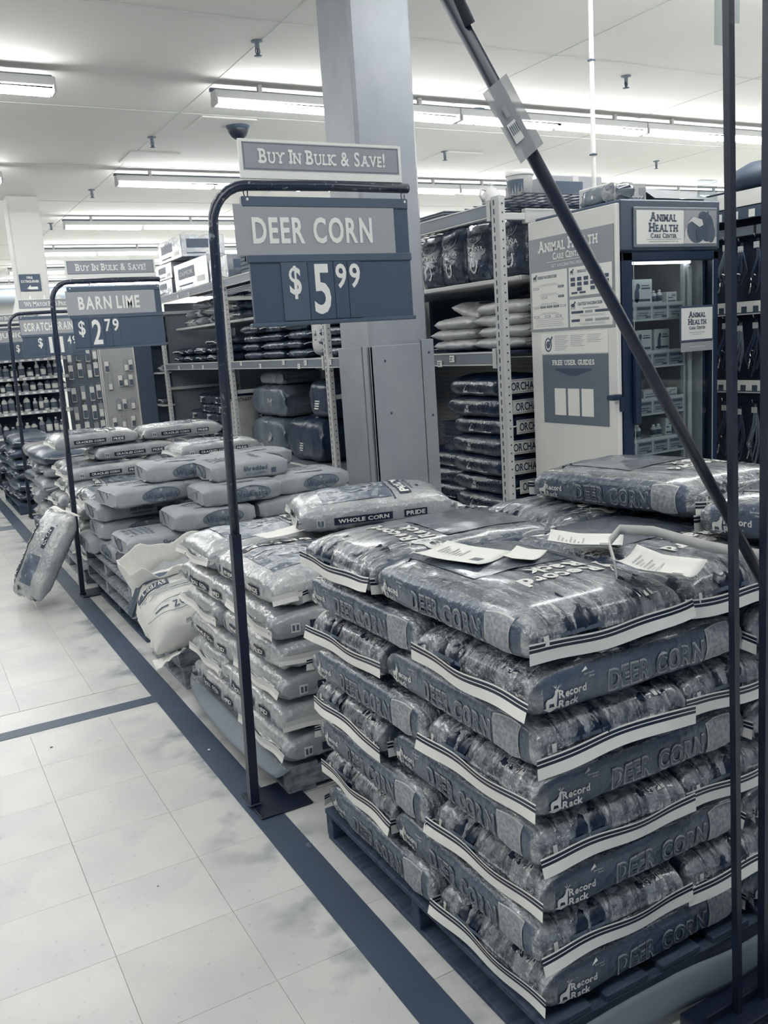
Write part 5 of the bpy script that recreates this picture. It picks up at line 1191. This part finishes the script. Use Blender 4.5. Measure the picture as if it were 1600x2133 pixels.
# ---------------------------------------------------------------- hanging price signs
def sign(label, loc, product, price, lead=None, top='BUY IN BULK & SAVE!', shift=0.0, worn=True, prod_h=.077, prod_w=.40, name='price_sign', postr=.0165, base=True):
    """origin on the floor at the pole foot; the pole leans slightly so the top sits further right"""
    t = thing(name, label, 'price sign', loc)
    lean = .055
    a = MB()
    P = [(0, 0, .012), (lean*.5, 0, .9)]
    a.tube(P, postr*1.25, 4, 0, square=True); a.build('lower_post', m['blk'], t)
    H = 1.925
    P = [(lean*.5, 0, .88), (lean*.85, 0, 1.52), (lean*1.0, 0, 1.78)]
    for q in range(1, 7): an = PI/2*q/6; P.append((lean+.11*(1-math.cos(an)), 0, 1.80+.118*math.sin(an)))
    P += [(.45, 0, H-.003), (.715, 0, H-.004)]
    a = MB(); a.tube(P, postr*.92, 10, 0); a.build('upper_pole', m['blkworn'], t)
    a = MB(); a.box(-.045 if not base else -.012, .165, -.10, .09, 0, .008, 0, .002); a.box(-.021, .021, -.021, .021, .008, .016, 0, .003); a.build('base_plate', m['blk'], t)
    X0 = .145; W = .562
    # header card
    a = MB(); a.box(X0+.008, X0+.55, -.004, .004, H+.012, H+.122, 0, .001); hd = a.build('header_card', m['cream'], t)
    a = MB(); f = plane_fn((X0+.008, -.0052, H+.012), (1, 0, 0), (0, 0, 1)); g = plane_fn((X0+.008, -.0060, H+.012), (1, 0, 0), (0, 0, 1)); g2 = plane_fn((X0+.008, -.0068, H+.012), (1, 0, 0), (0, 0, 1))
    rect(a, .010, .024, .532, .102, f, 1)
    for (x0, y0, x1, y1) in ((.013, .027, .529, .0285), (.013, .0975, .529, .099), (.013, .027, .0145, .099), (.5275, .027, .529, .099)): rect(a, x0, y0, x1, y1, g, 2)
    text(a, top, g2, .271, .044, .040, .42, m=0, align='c', bold=.022, serif=True, caps=True)
    a.build('header_print', [m['white'], m['signhdr'], m['ink2']], hd)
    # frame
    zt, zm, zb = 1.887, 1.722, 1.522
    a = MB(); a.box(X0, X0+W, -.006, .006, zm-.02, zt-.028, 0, .001); a.box(X0+.01, X0+W+.0, -.006, .006, zb, zm, 0, .001); fb = a.build('sign_backing', m['signdk'], t)
    a = MB(); a.box(X0, X0+W, -.012, .008, zt-.030, zt, 0, .003); a.box(X0-.0, X0+W+.004, -.012, .008, zm-.024, zm, 0, .003); a.box(X0-.002, X0+W+.006, -.014, .008, zb-.010, zb+.002, 0, .002)
    a.build('rail', m['signdk2'], t)
    a = MB(); a.box(X0-.028+shift, X0+.508+shift, -.010, -.007, zm-.002, zt-.022, 0, .001); nm = a.build('name_card', m['signpn'], t)
    a = MB(); f = plane_fn((X0, -.0118, zm), (1, 0, 0), (0, 0, 1)); text(a, product, f, .225+shift, .030, prod_h, prod_w, m=0, align='c', bold=.028, track=.12, fit=True); a.build('lettering', m['cream'], nm)
    if lead is None: lead = .10
    x = X0+lead; f = plane_fn((0, -.0105, 0), (1, 0, 0), (0, 0, 1))
    cards = [('$', .082, zm-.095, .058, .030), (price[0], None, zm-.180, .152, .062)] if len(price[0]) == 1 else [('$', .082, zm-.105, .07, .034)]+[(c_, None, zm-.165, .135, .04) for c_ in price[0]]
    widths = [.088]+[.088 if len(price[0]) == 1 else .098]*len(price[0])+[.048]*len(price[1])
    items = [('$', zm-.144, .098, .036)]+[(c_, zm-.198, .150, .052 if c_ != '1' else .028) for c_ in price[0]]+[(c_, zm-.123, .075, .034) for c_ in price[1]]
    for w, (ch, zb_, h, cw) in zip(widths, items):
        a = MB(); a.box(x+.001, x+w-.001, -.0095, -.0065, zb+.004, zm-.022, 0, .0008); cd = a.build('digit_card', m['signdk'] if (int(x*1000)) % 2 else mat('sign_dark_card', 92, .42), t)
        a = MB(); text(a, ch, f, x+w/2, zb_+.018 if ch != '$' else zb_+.012, h, cw*1.1, m=0, align='c', bold=.02, fit=True)
        a.build('digit', m['cream'], cd); x += w
    for q in (X0+.018, X0+W-.012):
        a = MB(); a.tube([(q, 0, H-.014), (q-.006, 0, zt+.012), (q+.0, 0, zt-.012), (q+.006, 0, zt-.006), (q+.007, 0, zt+.016)], .0018, 6, 0); a.build('wire_hook', m['blk'], t)
        a = MB(); disc(a, q, zt-.009, .004, .004, plane_fn((0, -.0125, 0), (1, 0, 0), (0, 0, 1)), 0, 10); a.build('rivet', m['cream'], t)
    return t
sign('nearest price sign reading deer corn on a black pole', (.822, 2.532, 0), 'DEER CORN', ('5', '99'), lead=.105)
sign('second price sign reading barn lime on a black pole', (.862, 5.66, 0), 'BARN LIME', ('2', '79'), lead=.015, shift=.016, prod_w=.37)
sign('third price sign reading scratch, partly hidden behind the barn lime sign', (.99, 8.97, 0), 'SCRATCH GRAIN', ('11', '49'), lead=.118, top='WE MATCH FEED PRICES!', shift=.03, prod_w=.44)
sign('fourth price sign, farthest, at the left edge of the view', (.98, 11.4, 0), 'JUNIOR', ('14', '99'), lead=.22, shift=.02, prod_w=.34)
# ---------------------------------------------------------------- near display posts at the right edge
pr = thing('post_rack', 'black steel post frame with slanted brace in the right foreground', 'display rack', (0, 0, 0))
a = MB(); a.tube([(1.342, 1.081, .03), (1.315, 1.081, 1.05), (1.284, 1.081, 2.2)], .0095, 4, 0, square=True); a.build('post', m['blk'], pr)
a = MB(); a.tube([(1.422, 1.081, .03), (1.405, 1.081, 1.05), (1.389, 1.081, 2.2)], .0115, 4, 0, square=True); a.build('post', m['blk'], pr)
a = MB(); a.tube([(1.445, 1.105, .918), (.746, 1.105, 1.92)], .0105, 12, 0); a.build('brace', m['blkworn'] if 0 else m['blk'], pr)
a = MB(); a.tube([(.784, 1.105, 1.895-.02), (.70, 1.105, 2.02)], .0145, 12, 0); a.build('coupling', m['blk'], pr)
a = MB(); a.box(1.24, 1.62, .70, 1.145, 0.0, .03, 0, .004)
for k in range(7): a.box(1.26, 1.60, .74+k*.058, .75+k*.058, .03, .05, 0, .002)
a.build('base', m['blk'], pr)
d = (Vector((1.445, 0, .918))-Vector((.746, 0, 1.92))).normalized(); nrm = Vector((-d.z, 0, d.x))
def sl(name, c0, l0, l1, w0, w1, mt, y, par=None):
    a = MB(); q = [Vector(c0)+d*l0+nrm*w0, Vector(c0)+d*l1+nrm*w0, Vector(c0)+d*l1+nrm*w1, Vector(c0)+d*l0+nrm*w1]
    vs = [(p.x, y, p.z) for p in q]+[(p.x, y+.0015, p.z) for p in q]
    a.add(vs, [(0, 1, 2, 3), (7, 6, 5, 4), (0, 4, 5, 1), (1, 5, 6, 2), (2, 6, 7, 3), (3, 7, 4, 0)]); return a.build(name, mt, par)
c0 = (.746, 1.105, 1.92)
sv = sl('clear_sleeve', c0, .140, .252, -.038, .014, mat('clear_vinyl', 190, .12, spec=1.0, alpha=.62, coat=.5), 1.088, pr)
sv['label'] = 'clear vinyl sleeve wrapped round the brace'
tg = sl('sleeve_tag', c0, .158, .232, -.032, -.004, m['tapeg'], 1.0905, sv)
a = MB()
f = lambda p, q: Vector((Vector(c0)+d*p+nrm*q).x*1.0 and ((Vector(c0)+d*p+nrm*q).x, 1.0868, (Vector(c0)+d*p+nrm*q).z))
rect(a, .196, -.030, .226, -.012, f, 0); f2 = lambda p, q: f(p, q)+Vector((0, -.0008, 0)); 
for k in range(5): rect(a, .200, -.028+k*.0035, .214, -.0265+k*.0035, f2, 1)
rect(a, .172, -.024, .188, -.016, f2, 2); a.build('tag_print', [m['white'], m['ink2'], m['signpn']], sv)
sg_ = MB(); sg_.box(1.277, 1.303, 1.068, 1.070, 1.92, 2.2, 0, .0005); sg_.box(1.28, 1.316, 1.0995, 1.1007, 1.895, 2.2, 0, .0005)
o = sg_.build('clear_sleeve', M_['film'], pr); o['label'] = 'clear sleeve at the top of the left post'

# ---------------------------------------------------------------- paper tags on the sacks
def tagpaper(label, cx, cy, z, w, h, rz, curl=.02, pr_=True, dz=0.0):
    t = thing('paper_tag', label, 'paper tag', (cx, cy, z), rz, 'white paper tags lying on the sacks')
    zf = lambda u, v: .003+curl*((u-.5)*2)**2*.5+curl*max(0, v-.6)*1.2+dz*v
    a = MB(); a.grid(lambda u, v: (w*(u-.5), h*(v-.5), zf(u, v)), 10, 8, 0, thick=.0008); a.build('tag_sheet', m['tag'], t)
    if pr_:
        a = MB(); f = lambda p, q: Vector((p, q, zf(p/w+.5, q/h+.5)+.0008))
        for k in range(7): rect(a, -w*.05, h*.35-k*h*.055, w*.30-.01*(k % 3), h*.37-k*h*.055, f, 0)
        for k in range(6): rect(a, -w*.2+k*.0045, -h*.35, -w*.2+.0025+k*.0045, -h*.2, f, 1)
        a.build('tag_print', [m['signpn'], m['ink2']], t)
    return t
tagpaper('white paper tag on the aisle-side deer corn sack, left of the top', 1.085, 1.640, .950, .130, .18, .35, .014)
tagpaper('small paper tag corner just right of the big left tag', 1.185, 1.54, .950, .09, .075, .5, .012, False)
tagpaper('white paper tag at the back middle of the deer corn stack', 1.355, 1.53, .952, .11, .17, .75, .022)
tagpaper('large white paper tag nearest the posts on the deer corn stack', 1.30, 1.25, .952, .125, .15, .35, .035)
tagpaper('white paper strip on the whole corn sack behind the sign pole', 1.18, 2.985, .772, .19, .085, .25, .01, False)
a = MB(); rp = [(1.225, 1.290, .955), (1.225, 1.295, .985), (1.26, 1.35, 1.015), (1.34, 1.40, 1.022), (1.40, 1.36, 1.015), (1.44, 1.27, .995), (1.47, 1.20, .985), (1.50, 1.10, .985)]
def rib(u, v):
    k = u*(len(rp)-1); i = min(int(k), len(rp)-2); p = Vector(rp[i]).lerp(Vector(rp[i+1]), k-i); return p+Vector((0, 0, -.022*v))
a.grid(rib, 28, 2, 0, thick=.001); a.build('loose_seam_tape', m['tapeg'], None, label='loose pale seam tape arching over the sacks beside the large tag', category='tape')
# floor debris
def crumb(label, x, y, r, mt, name='floor_crumb'):
    a = MB(); rr = random.Random(int(x*1000)); n = 7; vs = [(x+r*(.7+.5*rr.random())*math.cos(2*PI*i/n), y+r*(.7+.5*rr.random())*math.sin(2*PI*i/n), .0015) for i in range(n)]+[(x, y, .0015+r*.35)]
    a.add(vs, [(i, (i+1) % n, n) for i in range(n)]); a.build(name, mt, None, label=label, category='debris')
crumb('pale crumb on the dark stripe past the first sign foot', .83, 3.02, .006, m['cream'])
crumb('pale crumb on the tiles near the expansion joint', .50, 3.37, .008, m['cream'])
crumb('dark crumb on the tiles beside the expansion joint', .33, 3.42, .006, m['ink2'])
crumb('dark fleck on the tile left of the stripe in the foreground', .44, 2.28, .004, m['ink2'])
crumb('dark scuffed crumb on the stripe in front of the first sign foot', .875, 2.22, .012, m['ink2'])
